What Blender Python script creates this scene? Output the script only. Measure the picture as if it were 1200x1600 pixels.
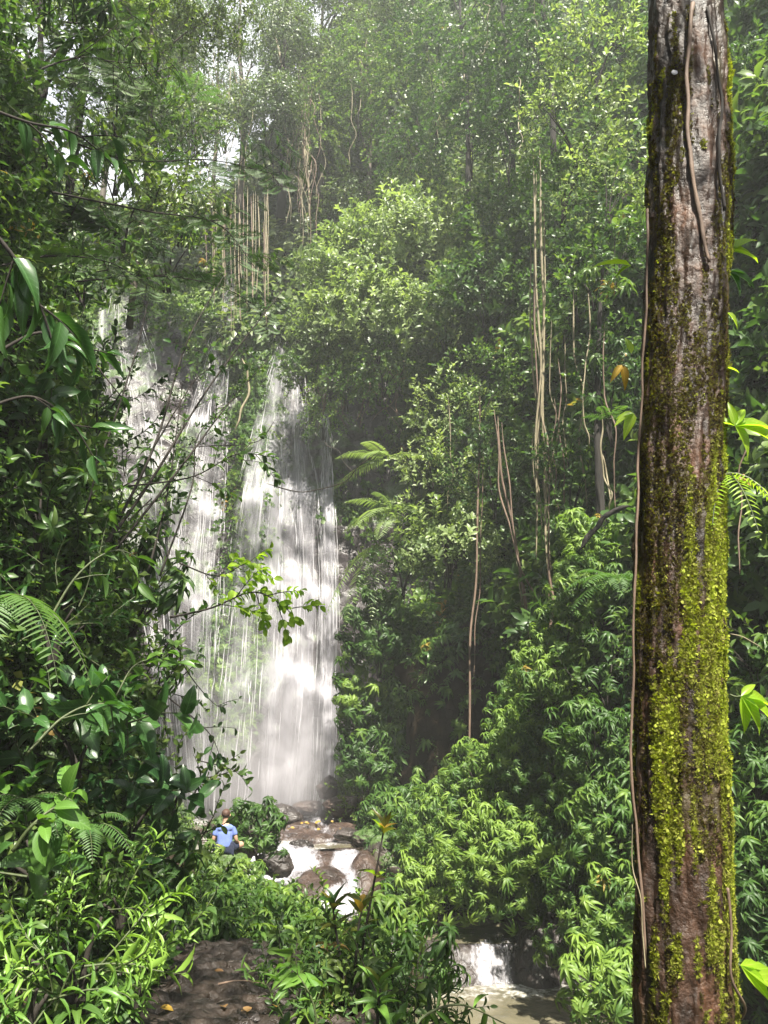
import bpy, math, random
import numpy as np
from mathutils import Vector

random.seed(5)
rng = np.random.default_rng(11)
scene = bpy.context.scene
for o in list(bpy.data.objects):
    bpy.data.objects.remove(o)
col = scene.collection

# ------------------------------------------------------------------ camera
EYE = 1.65
PITCH = math.radians(14.0)
FPX = 1209.0
cam_d = bpy.data.cameras.new('camera')
cam = bpy.data.objects.new('camera', cam_d)
col.objects.link(cam)
cam.location = (0, 0, EYE)
cam.rotation_euler = (math.pi / 2 + PITCH, 0, 0)
cam_d.sensor_fit = 'VERTICAL'
cam_d.sensor_height = 24
cam_d.lens = FPX / 1600 * 24
cam_d.clip_start = 0.05
cam_d.clip_end = 600
scene.camera = cam

# ------------------------------------------------------------------ world, sun, exposure
SUN_PHI, SUN_ELEV = math.radians(14), math.radians(58)
to_sun = Vector((math.sin(SUN_PHI) * math.cos(SUN_ELEV), -math.cos(SUN_PHI) * math.cos(SUN_ELEV), math.sin(SUN_ELEV)))
world = bpy.data.worlds.new('World')
scene.world = world
world.use_nodes = True
wn = world.node_tree
bg = wn.nodes['Background']
sky = wn.nodes.new('ShaderNodeTexSky')
sky.sky_type = 'NISHITA'
sky.sun_disc = False
sky.sun_elevation = SUN_ELEV
sky.sun_rotation = math.atan2(to_sun.x, to_sun.y)
sky.air_density = 1.0
sky.dust_density = 3.0
# broken bright cloud over the clear sky
tcw = wn.nodes.new('ShaderNodeTexCoord'); ncl = wn.nodes.new('ShaderNodeTexNoise'); ncl.inputs['Scale'].default_value = 2.2; ncl.inputs['Detail'].default_value = 6
wn.links.new(tcw.outputs['Generated'], ncl.inputs['Vector'])
rcl = wn.nodes.new('ShaderNodeValToRGB'); rcl.color_ramp.elements[0].position = 0.30; rcl.color_ramp.elements[1].position = 0.52
wn.links.new(ncl.outputs[0], rcl.inputs[0])
mcl = wn.nodes.new('ShaderNodeMix'); mcl.data_type = 'RGBA'
wn.links.new(rcl.outputs[0], mcl.inputs[0]); wn.links.new(sky.outputs[0], mcl.inputs[6]); mcl.inputs[7].default_value = (7.5, 7.7, 8.0, 1)
wn.links.new(mcl.outputs[2], bg.inputs[0])
bg.inputs[1].default_value = 0.05
sun_d = bpy.data.lights.new('sun', 'SUN')
sun_d.energy = 5.0
sun_d.angle = math.radians(0.5)
sun_d.color = (1.0, 0.94, 0.82)
sun = bpy.data.objects.new('sun', sun_d)
sun.rotation_euler = to_sun.to_track_quat('Z', 'Y').to_euler()
sun.location = (10, -10, 60)
col.objects.link(sun)
vs = scene.view_settings
vs.view_transform = 'Standard'
vs.look = 'None'
vs.gamma = 1.0
vs.use_curve_mapping = False
vs.exposure = 1.9
scene.render.engine = 'CYCLES'
cy = scene.cycles
cy.max_bounces = 6
cy.diffuse_bounces = 3
cy.glossy_bounces = 2
cy.transmission_bounces = 4
cy.transparent_max_bounces = 14
cy.volume_bounces = 1
cy.use_denoising = True
cy.sample_clamp_indirect = 4.0
cy.caustics_reflective = False
cy.caustics_refractive = False
HAZE_DENSITY = 0.0017

# ------------------------------------------------------------------ helpers
def W(px, py, d):
    """world point that the photograph shows at pixel (px, py) when it stands d metres ahead"""
    u = (800 - py) / FPX
    dy = math.cos(PITCH) - u * math.sin(PITCH)
    dz = math.sin(PITCH) + u * math.cos(PITCH)
    k = d / dy
    return np.array([(px - 600) / FPX * k, d, EYE + dz * k])

def mpp(py, d):
    u = (800 - py) / FPX
    return d / (math.cos(PITCH) - u * math.sin(PITCH)) / FPX

def nrm(a):
    a = np.asarray(a, float)
    return a / np.maximum(np.linalg.norm(a, axis=-1, keepdims=True), 1e-9)

def _hash(ix, iy, iz, seed):
    h = (ix * 374761393 + iy * 668265263 + iz * 2147483647 + seed * 974634777) & 0xffffffff
    h = ((h ^ (h >> 13)) * 1274126177) & 0xffffffff
    h = ((h ^ (h >> 16)) * 2246822519) & 0xffffffff
    return ((h ^ (h >> 13)) & 0xffffff) / float(0x7fffff) - 1.0

def vnoise(p, seed=0):
    p = np.asarray(p, float)
    i = np.floor(p).astype(np.int64)
    f = p - i
    f = f * f * (3 - 2 * f)
    out = 0
    for dx in (0, 1):
        wx = f[..., 0] if dx else 1 - f[..., 0]
        for dy in (0, 1):
            wy = f[..., 1] if dy else 1 - f[..., 1]
            for dz in (0, 1):
                wz = f[..., 2] if dz else 1 - f[..., 2]
                out = out + wx * wy * wz * _hash(i[..., 0] + dx, i[..., 1] + dy, i[..., 2] + dz, seed)
    return out

def fbm(p, octs=4, seed=0, gain=0.5):
    p = np.asarray(p, float)
    a, s, t = 1.0, 0, 0.0
    for k in range(octs):
        s = s + a * vnoise(p * (2.03 ** k) + 17.3 * k, seed + k)
        t += a
        a *= gain
    return s / t

class MB:
    """mesh builder: arrays of vertices, quads, triangles, uv, tint"""
    def __init__(self):
        self.v, self.uv, self.t = [], [], []
        self.q, self.qm, self.tr, self.trm = [], [], [], []
        self.n = 0
    def add(self, v, quads=None, tris=None, uv=None, mat=0, tint=0.5):
        v = np.asarray(v, float).reshape(-1, 3)
        k = len(v)
        self.v.append(v)
        self.uv.append(np.zeros((k, 2)) if uv is None else np.asarray(uv, float).reshape(-1, 2))
        self.t.append(np.full(k, tint, float) if np.isscalar(tint) else np.asarray(tint, float))
        if quads is not None and len(quads):
            q = np.asarray(quads, np.int64) + self.n
            self.q.append(q)
            self.qm.append(np.full(len(q), mat) if np.isscalar(mat) else mat)
        if tris is not None and len(tris):
            q = np.asarray(tris, np.int64) + self.n
            self.tr.append(q)
            self.trm.append(np.full(len(q), mat) if np.isscalar(mat) else mat)
        self.n += k
        return self
    def arrays(self):
        V = np.concatenate(self.v); UV = np.concatenate(self.uv); T = np.concatenate(self.t)
        Q = np.concatenate(self.q) if self.q else np.zeros((0, 4), np.int64)
        QM = np.concatenate(self.qm) if self.qm else np.zeros(0, np.int64)
        R = np.concatenate(self.tr) if self.tr else np.zeros((0, 3), np.int64)
        RM = np.concatenate(self.trm) if self.trm else np.zeros(0, np.int64)
        return V, UV, T, Q, QM, R, RM
    def add_mb(self, proto, R, T, S=None, tint=None, flutter=None):
        """K transformed copies of another builder, joined"""
        V, UV, TI, Q, QM, TR, TM = proto.arrays()
        K, N = len(T), len(V)
        P = np.einsum('kij,nj->kni', R, V)
        if S is not None:
            P = P * np.asarray(S)[:, None, None]
        P = P + np.asarray(T)[:, None, :]
        off = (np.arange(K) * N)[:, None, None]
        tt = np.tile(TI, (K, 1))
        if tint is not None:
            tt = tt + (np.asarray(tint)[:, None] - 0.5)
        self.v.append(P.reshape(-1, 3)); self.uv.append(np.tile(UV, (K, 1))); self.t.append(tt.reshape(-1))
        if len(Q):
            self.q.append((Q[None] + off).reshape(-1, 4) + self.n); self.qm.append(np.tile(QM, K))
        if len(TR):
            self.tr.append((TR[None] + off).reshape(-1, 3) + self.n); self.trm.append(np.tile(TM, K))
        self.n += K * N
        return self
    def mesh(self, name, mats, smooth=True):
        V, UV, T, Q, QM, R, RM = self.arrays()
        me = bpy.data.meshes.new(name)
        me.vertices.add(len(V)); me.vertices.foreach_set('co', V.astype(np.float32).ravel())
        loops = np.concatenate([Q.ravel(), R.ravel()]).astype(np.int32)
        me.loops.add(len(loops)); me.loops.foreach_set('vertex_index', loops)
        tot = np.concatenate([np.full(len(Q), 4), np.full(len(R), 3)]).astype(np.int32)
        st = np.concatenate([[0], np.cumsum(tot)[:-1]]).astype(np.int32)
        me.polygons.add(len(tot)); me.polygons.foreach_set('loop_start', st)
        me.polygons.foreach_set('material_index', np.concatenate([QM, RM]).astype(np.int32))
        me.polygons.foreach_set('use_smooth', np.full(len(tot), smooth))
        uvl = me.uv_layers.new(name='UVMap')
        uvl.data.foreach_set('uv', UV[loops].astype(np.float32).ravel())
        at = me.attributes.new('tint', 'FLOAT', 'POINT')
        at.data.foreach_set('value', T.astype(np.float32))
        for m in (mats if isinstance(mats, (list, tuple)) else [mats]):
            me.materials.append(m)
        me.update(calc_edges=True)
        return me

def obj(name, mb, mats, parent=None, smooth=True, label=None, cat=None, group=None, kind=None, loc=None):
    me = mb if isinstance(mb, bpy.types.Mesh) else mb.mesh(name, mats, smooth)
    o = bpy.data.objects.new(name, me)
    col.objects.link(o)
    if loc is not None:
        o.location = loc
    if parent is not None:
        o.parent = parent
    return tag(o, label, cat, group, kind)

def tag(o, label=None, cat=None, group=None, kind=None):
    if label: o['label'] = label
    if cat: o['category'] = cat
    if group: o['group'] = group
    if kind: o['kind'] = kind
    return o

def thing(name, label, cat, loc=(0, 0, 0), rotz=0, group=None):
    o = bpy.data.objects.new(name, None)
    col.objects.link(o)
    o.empty_display_size = 0.1
    o.location = tuple(float(c) for c in loc)
    o.rotation_euler = (0, 0, rotz)
    return tag(o, label, cat, group)

def frames(D, spin=None, up=None):
    """rotation matrices (K,3,3) whose local Z is D"""
    D = nrm(D)
    ref = np.tile([[0.0, 0.0, 1.0]], (len(D), 1)) if up is None else up
    bad = np.abs((D * ref).sum(1)) > 0.95
    ref = np.where(bad[:, None], np.array([[1.0, 0, 0]]), ref)
    X = nrm(np.cross(ref, D))
    Y = np.cross(D, X)
    if spin is not None:
        c, s = np.cos(spin)[:, None], np.sin(spin)[:, None]
        X, Y = c * X + s * Y, -s * X + c * Y
    return np.stack([X, Y, D], axis=2)

def to_euler(R):
    y = np.arcsin(np.clip(-R[:, 2, 0], -1, 1))
    x = np.arctan2(R[:, 2, 1], R[:, 2, 2])
    z = np.arctan2(R[:, 1, 0], R[:, 0, 0])
    return np.stack([x, y, z], 1)

# ---- leaf templates
def leaf_tpl(n=4, kind='ellip', droop=0.25, fold=0.5, curl=0.0):
    t = np.linspace(0, 1, n + 1)
    if kind == 'ellip': w = np.sin(np.pi * t) ** 0.75
    elif kind == 'lance': w = np.sin(np.pi * t ** 0.75) ** 1.0 * (1.05 - 0.35 * t)
    elif kind == 'heart': w = np.sin(np.pi * np.clip(t * 0.88 + 0.12, 0, 1)) ** 0.8
    else: w = np.sin(np.pi * t) ** 0.5
    if n == 2: w[1] = 1.0
    V, UV = [[0, 0, 0]], [[0, 0.5]]
    for i in range(1, n):
        z = -droop * t[i] ** 2
        for s in (-1, 0, 1):
            V.append([s * w[i] * 0.5, t[i], z + (fold * 0.16 * w[i] if s else 0) + curl * s * t[i] * 0.05])
            UV.append([t[i], 0.5 + s * w[i] * 0.5])
    V.append([0, 1 - 0.15 * droop, -droop]); UV.append([1, 0.5])
    tris = [[0, 2, 1], [0, 3, 2]]
    quads = []
    for i in range(1, n - 1):
        a, b = 1 + (i - 1) * 3, 1 + i * 3
        quads += [[a, a + 1, b + 1, b], [a + 1, a + 2, b + 2, b + 1]]
    a, e = 1 + (n - 2) * 3, len(V) - 1
    tris += [[a, a + 1, e], [a + 1, a + 2, e]]
    return np.array(V, float), quads, tris, np.array(UV, float)

def add_leaves(mb, tpl, O, D, U, L, Wd, mat=0, tint=0.5):
    V, q, t, uv = tpl
    O = np.asarray(O, float).reshape(-1, 3); K = len(O)
    D = nrm(np.asarray(D, float).reshape(-1, 3)); U = np.asarray(U, float).reshape(-1, 3)
    U = nrm(U - (U * D).sum(1, keepdims=True) * D)
    S = np.cross(D, U)
    L = np.broadcast_to(np.asarray(L, float), (K,))[:, None, None]
    Wd = np.broadcast_to(np.asarray(Wd, float), (K,))[:, None, None]
    P = O[:, None] + S[:, None] * Wd * V[None, :, 0:1] + D[:, None] * L * V[None, :, 1:2] + U[:, None] * L * V[None, :, 2:3]
    N = len(V)
    off = (np.arange(K) * N)[:, None, None]
    Q = (np.array(q).reshape(1, -1, 4) + off).reshape(-1, 4) if q else None
    T = (np.array(t)[None] + off).reshape(-1, 3)
    ti = np.repeat(np.broadcast_to(np.asarray(tint, float), (K,)), N)
    mb.add(P.reshape(-1, 3), Q, T, np.tile(uv, (K, 1)), mat, ti)

def add_tube(mb, pts, radii, n=6, mat=0, tint=0.5, cap=True, jitter=0.0):
    pts = np.asarray(pts, float); M = len(pts)
    radii = np.broadcast_to(np.asarray(radii, float), (M,))
    tg = nrm(np.gradient(pts, axis=0))
    ref = np.array([0, 0, 1.0]) if abs(tg[0][2]) < 0.9 else np.array([1.0, 0, 0])
    X = nrm(np.cross(ref, tg[0])); rings = []
    a = np.linspace(0, 2 * np.pi, n, endpoint=False)
    for i in range(M):
        X = nrm(X - np.dot(X, tg[i]) * tg[i]); Y = np.cross(tg[i], X)
        r = radii[i] * (1 + (jitter * rng.normal(size=n) if jitter else 0))
        rings.append(pts[i] + (np.cos(a) * r)[:, None] * X + (np.sin(a) * r)[:, None] * Y)
    V = np.concatenate(rings)
    i = np.arange(M - 1)[:, None] * n; j = np.arange(n)[None]; k = (j + 1) % n
    Q = np.stack([i + j, i + k, i + n + k, i + n + j], 2).reshape(-1, 4)
    T = None
    if cap:
        c = [[0, b + 1, b] if False else [0, b, b + 1] for b in range(1, n - 1)]
        T = np.array([[0, b + 1, b] for b in range(1, n - 1)] + [[(M - 1) * n, (M - 1) * n + b, (M - 1) * n + b + 1] for b in range(1, n - 1)])
    L = np.concatenate([[0], np.cumsum(np.linalg.norm(np.diff(pts, axis=0), axis=1))])
    uv = np.stack([np.repeat(L, n), np.tile(a / (2 * np.pi), M)], 1)
    mb.add(V, Q, T, uv, mat, tint)

def curve(pts, n=12):
    """Catmull-Rom through control points"""
    p = np.asarray(pts, float)
    if len(p) == 2:
        return p[0] + (p[1] - p[0]) * np.linspace(0, 1, n)[:, None]
    p = np.concatenate([[2 * p[0] - p[1]], p, [2 * p[-1] - p[-2]]])
    seg = len(p) - 3; out = []
    for s in np.linspace(0, seg - 1e-6, n):
        i = int(s); t = s - i
        a, b, c, d = p[i], p[i + 1], p[i + 2], p[i + 3]
        out.append(0.5 * ((2 * b) + (-a + c) * t + (2 * a - 5 * b + 4 * c - d) * t * t + (-a + 3 * b - 3 * c + d) * t ** 3))
    return np.array(out)

def grid(fn, nu, nv):
    u, v = np.meshgrid(np.linspace(0, 1, nu), np.linspace(0, 1, nv), indexing='ij')
    P = fn(u.ravel(), v.ravel())
    i = (np.arange(nu - 1)[:, None] * nv + np.arange(nv - 1)[None]).ravel()
    Q = np.stack([i, i + nv, i + nv + 1, i + 1], 1)
    return P, Q, np.stack([u.ravel(), v.ravel()], 1)

def sample_surface(P, Q, n, r=rng):
    A, B, C, D = (P[Q[:, k]] for k in range(4))
    N = np.cross(C - A, D - B) * 0.5
    ar = np.linalg.norm(N, axis=1)
    idx = r.choice(len(Q), n, p=ar / ar.sum())
    u, v = r.random(n)[:, None], r.random(n)[:, None]
    pos = (A[idx] * (1 - u) + B[idx] * u) * (1 - v) + (D[idx] * (1 - u) + C[idx] * u) * v
    return pos, nrm(N[idx])

# ------------------------------------------------------------------ materials
def new_mat(name):
    m = bpy.data.materials.new(name)
    m.use_nodes = True
    nt = m.node_tree
    return m, nt, nt.nodes['Principled BSDF'], nt.nodes['Material Output']

def N(nt, typ, **kw):
    n = nt.nodes.new(typ)
    for k, v in kw.items():
        if k.startswith('i_'):
            n.inputs[k[2:].replace('_', ' ')].default_value = v
        else:
            setattr(n, k, v)
    return n

def ramp(nt, fac, stops, interp='LINEAR'):
    r = nt.nodes.new('ShaderNodeValToRGB')
    r.color_ramp.interpolation = interp
    e = r.color_ramp.elements
    while len(e) < len(stops): e.new(0.5)
    for k, (p, c) in enumerate(stops):
        e[k].position = p
        e[k].color = (*c, 1) if len(c) == 3 else c
    nt.links.new(fac, r.inputs[0])
    return r.outputs[0]

def math_n(nt, op, a, b=None, c=None, clamp=False):
    n = nt.nodes.new('ShaderNodeMath'); n.operation = op; n.use_clamp = clamp
    for k, x in enumerate((a, b, c)):
        if x is None: continue
        if isinstance(x, (int, float)): n.inputs[k].default_value = x
        else: nt.links.new(x, n.inputs[k])
    return n.outputs[0]

def mixc(nt, fac, a, b, typ='MIX'):
    n = nt.nodes.new('ShaderNodeMix'); n.data_type = 'RGBA'; n.blend_type = typ
    for i, x in ((0, fac), (6, a), (7, b)):
        if isinstance(x, (int, float)): n.inputs[i].default_value = x
        elif isinstance(x, tuple): n.inputs[i].default_value = (*x, 1)
        else: nt.links.new(x, n.inputs[i])
    return n.outputs[2]

def leaf_mat(name, dark, mid, light, rough=0.38, trans=0.42, vein=0.0, spec=0.5, old=None):
    m, nt, bs, out = new_mat(name)
    L = nt.links
    ta = N(nt, 'ShaderNodeAttribute', attribute_name='tint')
    ti = N(nt, 'ShaderNodeAttribute', attribute_name='itint', attribute_type='INSTANCER')
    oi = N(nt, 'ShaderNodeObjectInfo')
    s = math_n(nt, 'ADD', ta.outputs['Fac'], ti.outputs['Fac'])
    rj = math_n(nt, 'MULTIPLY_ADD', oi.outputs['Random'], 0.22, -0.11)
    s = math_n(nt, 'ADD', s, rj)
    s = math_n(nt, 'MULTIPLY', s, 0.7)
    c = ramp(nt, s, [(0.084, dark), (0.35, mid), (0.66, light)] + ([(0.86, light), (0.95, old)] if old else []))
    if vein:
        uv = N(nt, 'ShaderNodeUVMap', uv_map='UVMap')
        sp = N(nt, 'ShaderNodeSeparateXYZ'); L.new(uv.outputs[0], sp.inputs[0])
        ac = math_n(nt, 'ABSOLUTE', math_n(nt, 'SUBTRACT', sp.outputs[1], 0.5))
        mid_ = math_n(nt, 'LESS_THAN', ac, 0.03)
        side = math_n(nt, 'SINE', math_n(nt, 'MULTIPLY', math_n(nt, 'SUBTRACT', sp.outputs[0], math_n(nt, 'MULTIPLY', ac, 0.55)), 62))
        side = math_n(nt, 'MULTIPLY', math_n(nt, 'GREATER_THAN', side, 0.86), 0.45)
        vv = math_n(nt, 'MAXIMUM', mid_, side)
        c = mixc(nt, math_n(nt, 'MULTIPLY', vv, vein), c, tuple(min(1, x * 1.9 + 0.03) for x in mid))
        bp = N(nt, 'ShaderNodeBump', i_Strength=0.35, i_Distance=0.002)
        L.new(vv, bp.inputs['Height']); L.new(bp.outputs[0], bs.inputs['Normal'])
    L.new(c, bs.inputs['Base Color'])
    bs.inputs['Roughness'].default_value = rough
    bs.inputs['Specular IOR Level'].default_value = spec
    tr = N(nt, 'ShaderNodeBsdfTranslucent')
    tc = mixc(nt, 1.0, c, (1.25, 1.35, 0.55), 'MULTIPLY')
    L.new(tc, tr.inputs[0])
    mx = N(nt, 'ShaderNodeMixShader'); mx.inputs[0].default_value = trans
    L.new(bs.outputs[0], mx.inputs[1]); L.new(tr.outputs[0], mx.inputs[2]); L.new(mx.outputs[0], out.inputs[0])
    return m

def rock_mat(name, c1, c2, c3, scale=2.0, rough=(0.25, 0.6), bump=0.6, moss=0.0, mossc=(0.05, 0.09, 0.02)):
    m, nt, bs, out = new_mat(name); L = nt.links
    tc = N(nt, 'ShaderNodeTexCoord')
    geo = N(nt, 'ShaderNodeNewGeometry')
    n1 = N(nt, 'ShaderNodeTexNoise', i_Scale=scale, i_Detail=9.0, i_Roughness=0.65)
    n2 = N(nt, 'ShaderNodeTexNoise', i_Scale=scale * 7, i_Detail=6.0, i_Roughness=0.7)
    vo = N(nt, 'ShaderNodeTexVoronoi', feature='DISTANCE_TO_EDGE', i_Scale=scale * 2.5)
    for n in (n1, n2, vo): L.new(geo.outputs['Position'], n.inputs['Vector'])
    c = ramp(nt, n1.outputs[0], [(0.3, c1), (0.52, c2), (0.72, c3)])
    c = mixc(nt, 0.6, c, ramp(nt, n2.outputs[0], [(0.3, (0.35, 0.35, 0.35)), (0.7, (1.3, 1.3, 1.3))]), 'MULTIPLY')
    if moss:
        sp = N(nt, 'ShaderNodeSeparateXYZ'); L.new(geo.outputs['Normal'], sp.inputs[0])
        f = math_n(nt, 'ADD', math_n(nt, 'MULTIPLY', sp.outputs[2], 0.5), n1.outputs[0])
        f = ramp(nt, f, [(0.75 - moss * 0.3, (0, 0, 0)), (0.9 - moss * 0.3, (1, 1, 1))])
        c = mixc(nt, f, c, mossc)
    L.new(c, bs.inputs['Base Color'])
    L.new(ramp(nt, n2.outputs[0], [(0.35, (rough[0],) * 3), (0.65, (rough[1],) * 3)]), bs.inputs['Roughness'])
    h = math_n(nt, 'ADD', math_n(nt, 'MULTIPLY', n1.outputs[0], 1.0), math_n(nt, 'MULTIPLY', n2.outputs[0], 0.35))
    h = math_n(nt, 'ADD', h, math_n(nt, 'MULTIPLY', math_n(nt, 'MINIMUM', vo.outputs[0], 0.08), 2.0))
    bp = N(nt, 'ShaderNodeBump', i_Strength=bump, i_Distance=0.08)
    L.new(h, bp.inputs['Height']); L.new(bp.outputs[0], bs.inputs['Normal'])
    return m

def wood_mat(name, c1, c2, scale=6, rough=0.7):
    m, nt, bs, out = new_mat(name); L = nt.links
    geo = N(nt, 'ShaderNodeNewGeometry')
    mp = N(nt, 'ShaderNodeMapping'); mp.inputs['Scale'].default_value = (scale, scale, scale * 0.25)
    L.new(geo.outputs['Position'], mp.inputs[0])
    n1 = N(nt, 'ShaderNodeTexNoise', i_Scale=1.5, i_Detail=8.0, i_Roughness=0.7)
    L.new(mp.outputs[0], n1.inputs['Vector'])
    L.new(ramp(nt, n1.outputs[0], [(0.3, c1), (0.7, c2)]), bs.inputs['Base Color'])
    bs.inputs['Roughness'].default_value = rough
    bp = N(nt, 'ShaderNodeBump', i_Strength=0.5, i_Distance=0.02)
    L.new(n1.outputs[0], bp.inputs['Height']); L.new(bp.outputs[0], bs.inputs['Normal'])
    return m

M = {}
M['herb'] = leaf_mat('herb_leaf', (0.022, 0.055, 0.014), (0.062, 0.13, 0.026), (0.20, 0.30, 0.05), 0.42, 0.42, 0.35, 0.35, (0.34, 0.24, 0.06))
M['twig'] = leaf_mat('shrub_leaf', (0.028, 0.065, 0.02), (0.065, 0.13, 0.032), (0.18, 0.25, 0.06), 0.38, 0.44, 0.0, 0.4, (0.30, 0.20, 0.06))
M['canopy'] = leaf_mat('canopy_leaf', (0.035, 0.065, 0.025), (0.08, 0.13, 0.045), (0.2, 0.25, 0.085), 0.38, 0.42)
M['pale'] = leaf_mat('pale_sunlit_leaf', (0.08, 0.13, 0.05), (0.18, 0.25, 0.10), (0.36, 0.44, 0.20), 0.4, 0.45)  # leaf colour whitened to stand for sunlight and haze on the foliage
M['broad'] = leaf_mat('broad_leaf', (0.018, 0.055, 0.018), (0.04, 0.105, 0.025), (0.12, 0.22, 0.04), 0.30, 0.38, 0.5)
M['lance'] = leaf_mat('lance_leaf', (0.045, 0.11, 0.022), (0.10, 0.21, 0.035), (0.22, 0.36, 0.06), 0.38, 0.42, 0.3, .5, (0.40, 0.30, 0.08))
M['fern'] = leaf_mat('fern_leaf', (0.03, 0.075, 0.02), (0.065, 0.14, 0.032), (0.16, 0.25, 0.06), 0.5, 0.45)
M['young'] = leaf_mat('young_leaf', (0.16, 0.28, 0.02), (0.27, 0.42, 0.03), (0.42, 0.54, 0.05), 0.35, 0.6, 0.4)
M['croton'] = leaf_mat('mottled_leaf', (0.03, 0.05, 0.015), (0.09, 0.11, 0.02), (0.55, 0.36, 0.02), 0.35, 0.4, 0.5)
M['yellow'] = leaf_mat('yellow_leaf', (0.2, 0.10, 0.02), (0.42, 0.27, 0.04), (0.6, 0.45, 0.08), 0.45, 0.4, 0.3)
M['dead'] = leaf_mat('dead_leaf', (0.10, 0.05, 0.02), (0.22, 0.12, 0.04), (0.38, 0.25, 0.10), 0.6, 0.25)
M['moss'] = leaf_mat('moss_green', (0.045, 0.026, 0.012), (0.15, 0.145, 0.03), (0.37, 0.43, 0.05), 0.75, 0.4, spec=.3)
M['stem'] = wood_mat('green_stem', (0.03, 0.045, 0.015), (0.07, 0.09, 0.03), 20, 0.5)
M['twigwood'] = wood_mat('dark_twig', (0.010, 0.008, 0.006), (0.03, 0.023, 0.017), 20, 0.9)
M['bark'] = wood_mat('tree_bark', (0.05, 0.042, 0.034), (0.14, 0.12, 0.095), 4, 0.85)
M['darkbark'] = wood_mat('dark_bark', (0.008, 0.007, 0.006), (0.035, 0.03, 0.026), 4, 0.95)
M['liana'] = wood_mat('liana_bark', (0.10, 0.085, 0.05), (0.29, 0.25, 0.155), 12, 0.7)
M['liana_brown'] = wood_mat('brown_root', (0.07, 0.045, 0.032), (0.19, 0.13, 0.09), 12, 0.7)
M['rock'] = rock_mat('wet_rock', (0.012, 0.010, 0.009), (0.035, 0.028, 0.026), (0.09, 0.075, 0.07), 1.3, (0.2, 0.55), 0.8)
M['cliff'] = rock_mat('cliff_rock', (0.014, 0.011, 0.012), (0.038, 0.030, 0.032), (0.09, 0.072, 0.075), 0.9, (0.2, 0.6), 0.9, 0.35)
M['redrock'] = rock_mat('reddish_rock', (0.016, 0.010, 0.008), (0.05, 0.031, 0.024), (0.12, 0.085, 0.068), 1.6, (0.3, 0.6), 0.8)
M['mossrock'] = rock_mat('mossy_rock', (0.025, 0.02, 0.017), (0.07, 0.055, 0.045), (0.16, 0.13, 0.105), 1.6, (0.35, 0.7), 0.8, 0.5)
M['soil'] = rock_mat('forest_soil', (0.012, 0.009, 0.006), (0.025, 0.018, 0.012), (0.045, 0.034, 0.022), 1.5, (0.8, 1.0), 0.6)
M['soil'].node_tree.nodes['Principled BSDF'].inputs['Specular IOR Level'].default_value = 0.1
M['path'] = rock_mat('wet_path', (0.008, 0.0055, 0.004), (0.022, 0.015, 0.011), (0.055, 0.038, 0.028), 1.9, (0.22, 0.7), 0.9)

# ------------------------------------------------------------------ leaf shoots (joined into plants, or scattered)
UPV = np.array([0, 0, 1.0])

def rosette(n=8, L=0.14, Wr=0.36, lod=3, tiers=2, h=0.22, droop=0.45, seed=0, kind='lance', tilt=0.35):
    """upright stem topped by drooping leaves, like the plants that cover the gorge wall"""
    r = np.random.default_rng(seed); mb = MB()
    if lod > 2:
        add_tube(mb, curve([[0, 0, 0], [0.01, 0, h * 0.5], [0.0, 0.01, h]], 4), [0.006, 0.005, 0.004, 0.003], 4, 1, cap=False)
    tpl = leaf_tpl(lod, kind, droop, 0.7)
    O, D, U, LL, TT = [], [], [], [], []
    for t in range(tiers):
        z = h * (1 - 0.3 * t); k = n if t == 0 else n - 1
        for i in range(k):
            a = 2 * math.pi * (i + 0.5 * t + r.uniform(-.2, .2)) / k
            el = tilt - 0.3 * t + r.uniform(-.2, .2)
            d = np.array([math.cos(a) * math.cos(el), math.sin(a) * math.cos(el), math.sin(el)])
            O.append([0, 0, z]); D.append(d); U.append(UPV + r.normal(0, .15, 3)); LL.append(L * (1 + 0.2 * t) * r.uniform(.75, 1.15)); TT.append(0.5 + r.normal(0, 0.07) - 0.08 * t)
    D_, U_ = np.array(D), np.array(U)
    add_leaves(mb, tpl, O, D_, U_, LL, np.array(LL) * Wr, 0, TT)
    return mb

def twig(n=12, L=0.1, Wr=0.45, lod=3, h=0.5, droop=0.3, seed=0, kind='ellip', spread=0.9, bend=0.15):
    r = np.random.default_rng(seed); mb = MB()
    c = curve([[0, 0, 0], [bend * .4, 0, h * .45], [bend, 0.03, h * 0.8], [bend * 1.9, 0.0, h]], 6)
    add_tube(mb, c, np.linspace(0.007, 0.002, 6), 3 if lod < 3 else 4, 1, cap=False)
    O, D, U, LL, TT = [], [], [], [], []
    for i in range(n):
        t = 0.15 + 0.85 * i / (n - 1); p = c[min(5, int(t * 5))] * (1 - (t * 5 % 1)) + c[min(5, int(t * 5) + 1)] * (t * 5 % 1)
        a = i * 2.4 + r.uniform(-.4, .4); el = math.pi / 2 - spread * r.uniform(.7, 1.1) * (1.1 - 0.5 * t)
        d = np.array([math.cos(a) * math.cos(el), math.sin(a) * math.cos(el), math.sin(el)])
        O.append(p); D.append(d); U.append(UPV * 1.0 + d * -.3 + r.normal(0, .3, 3)); LL.append(L * r.uniform(.7, 1.15)); TT.append(0.5 + r.normal(0, .09))
    add_leaves(mb, leaf_tpl(lod, kind, droop, 0.6), O, D, U, LL, np.array(LL) * Wr, 0, TT)
    return mb

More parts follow.
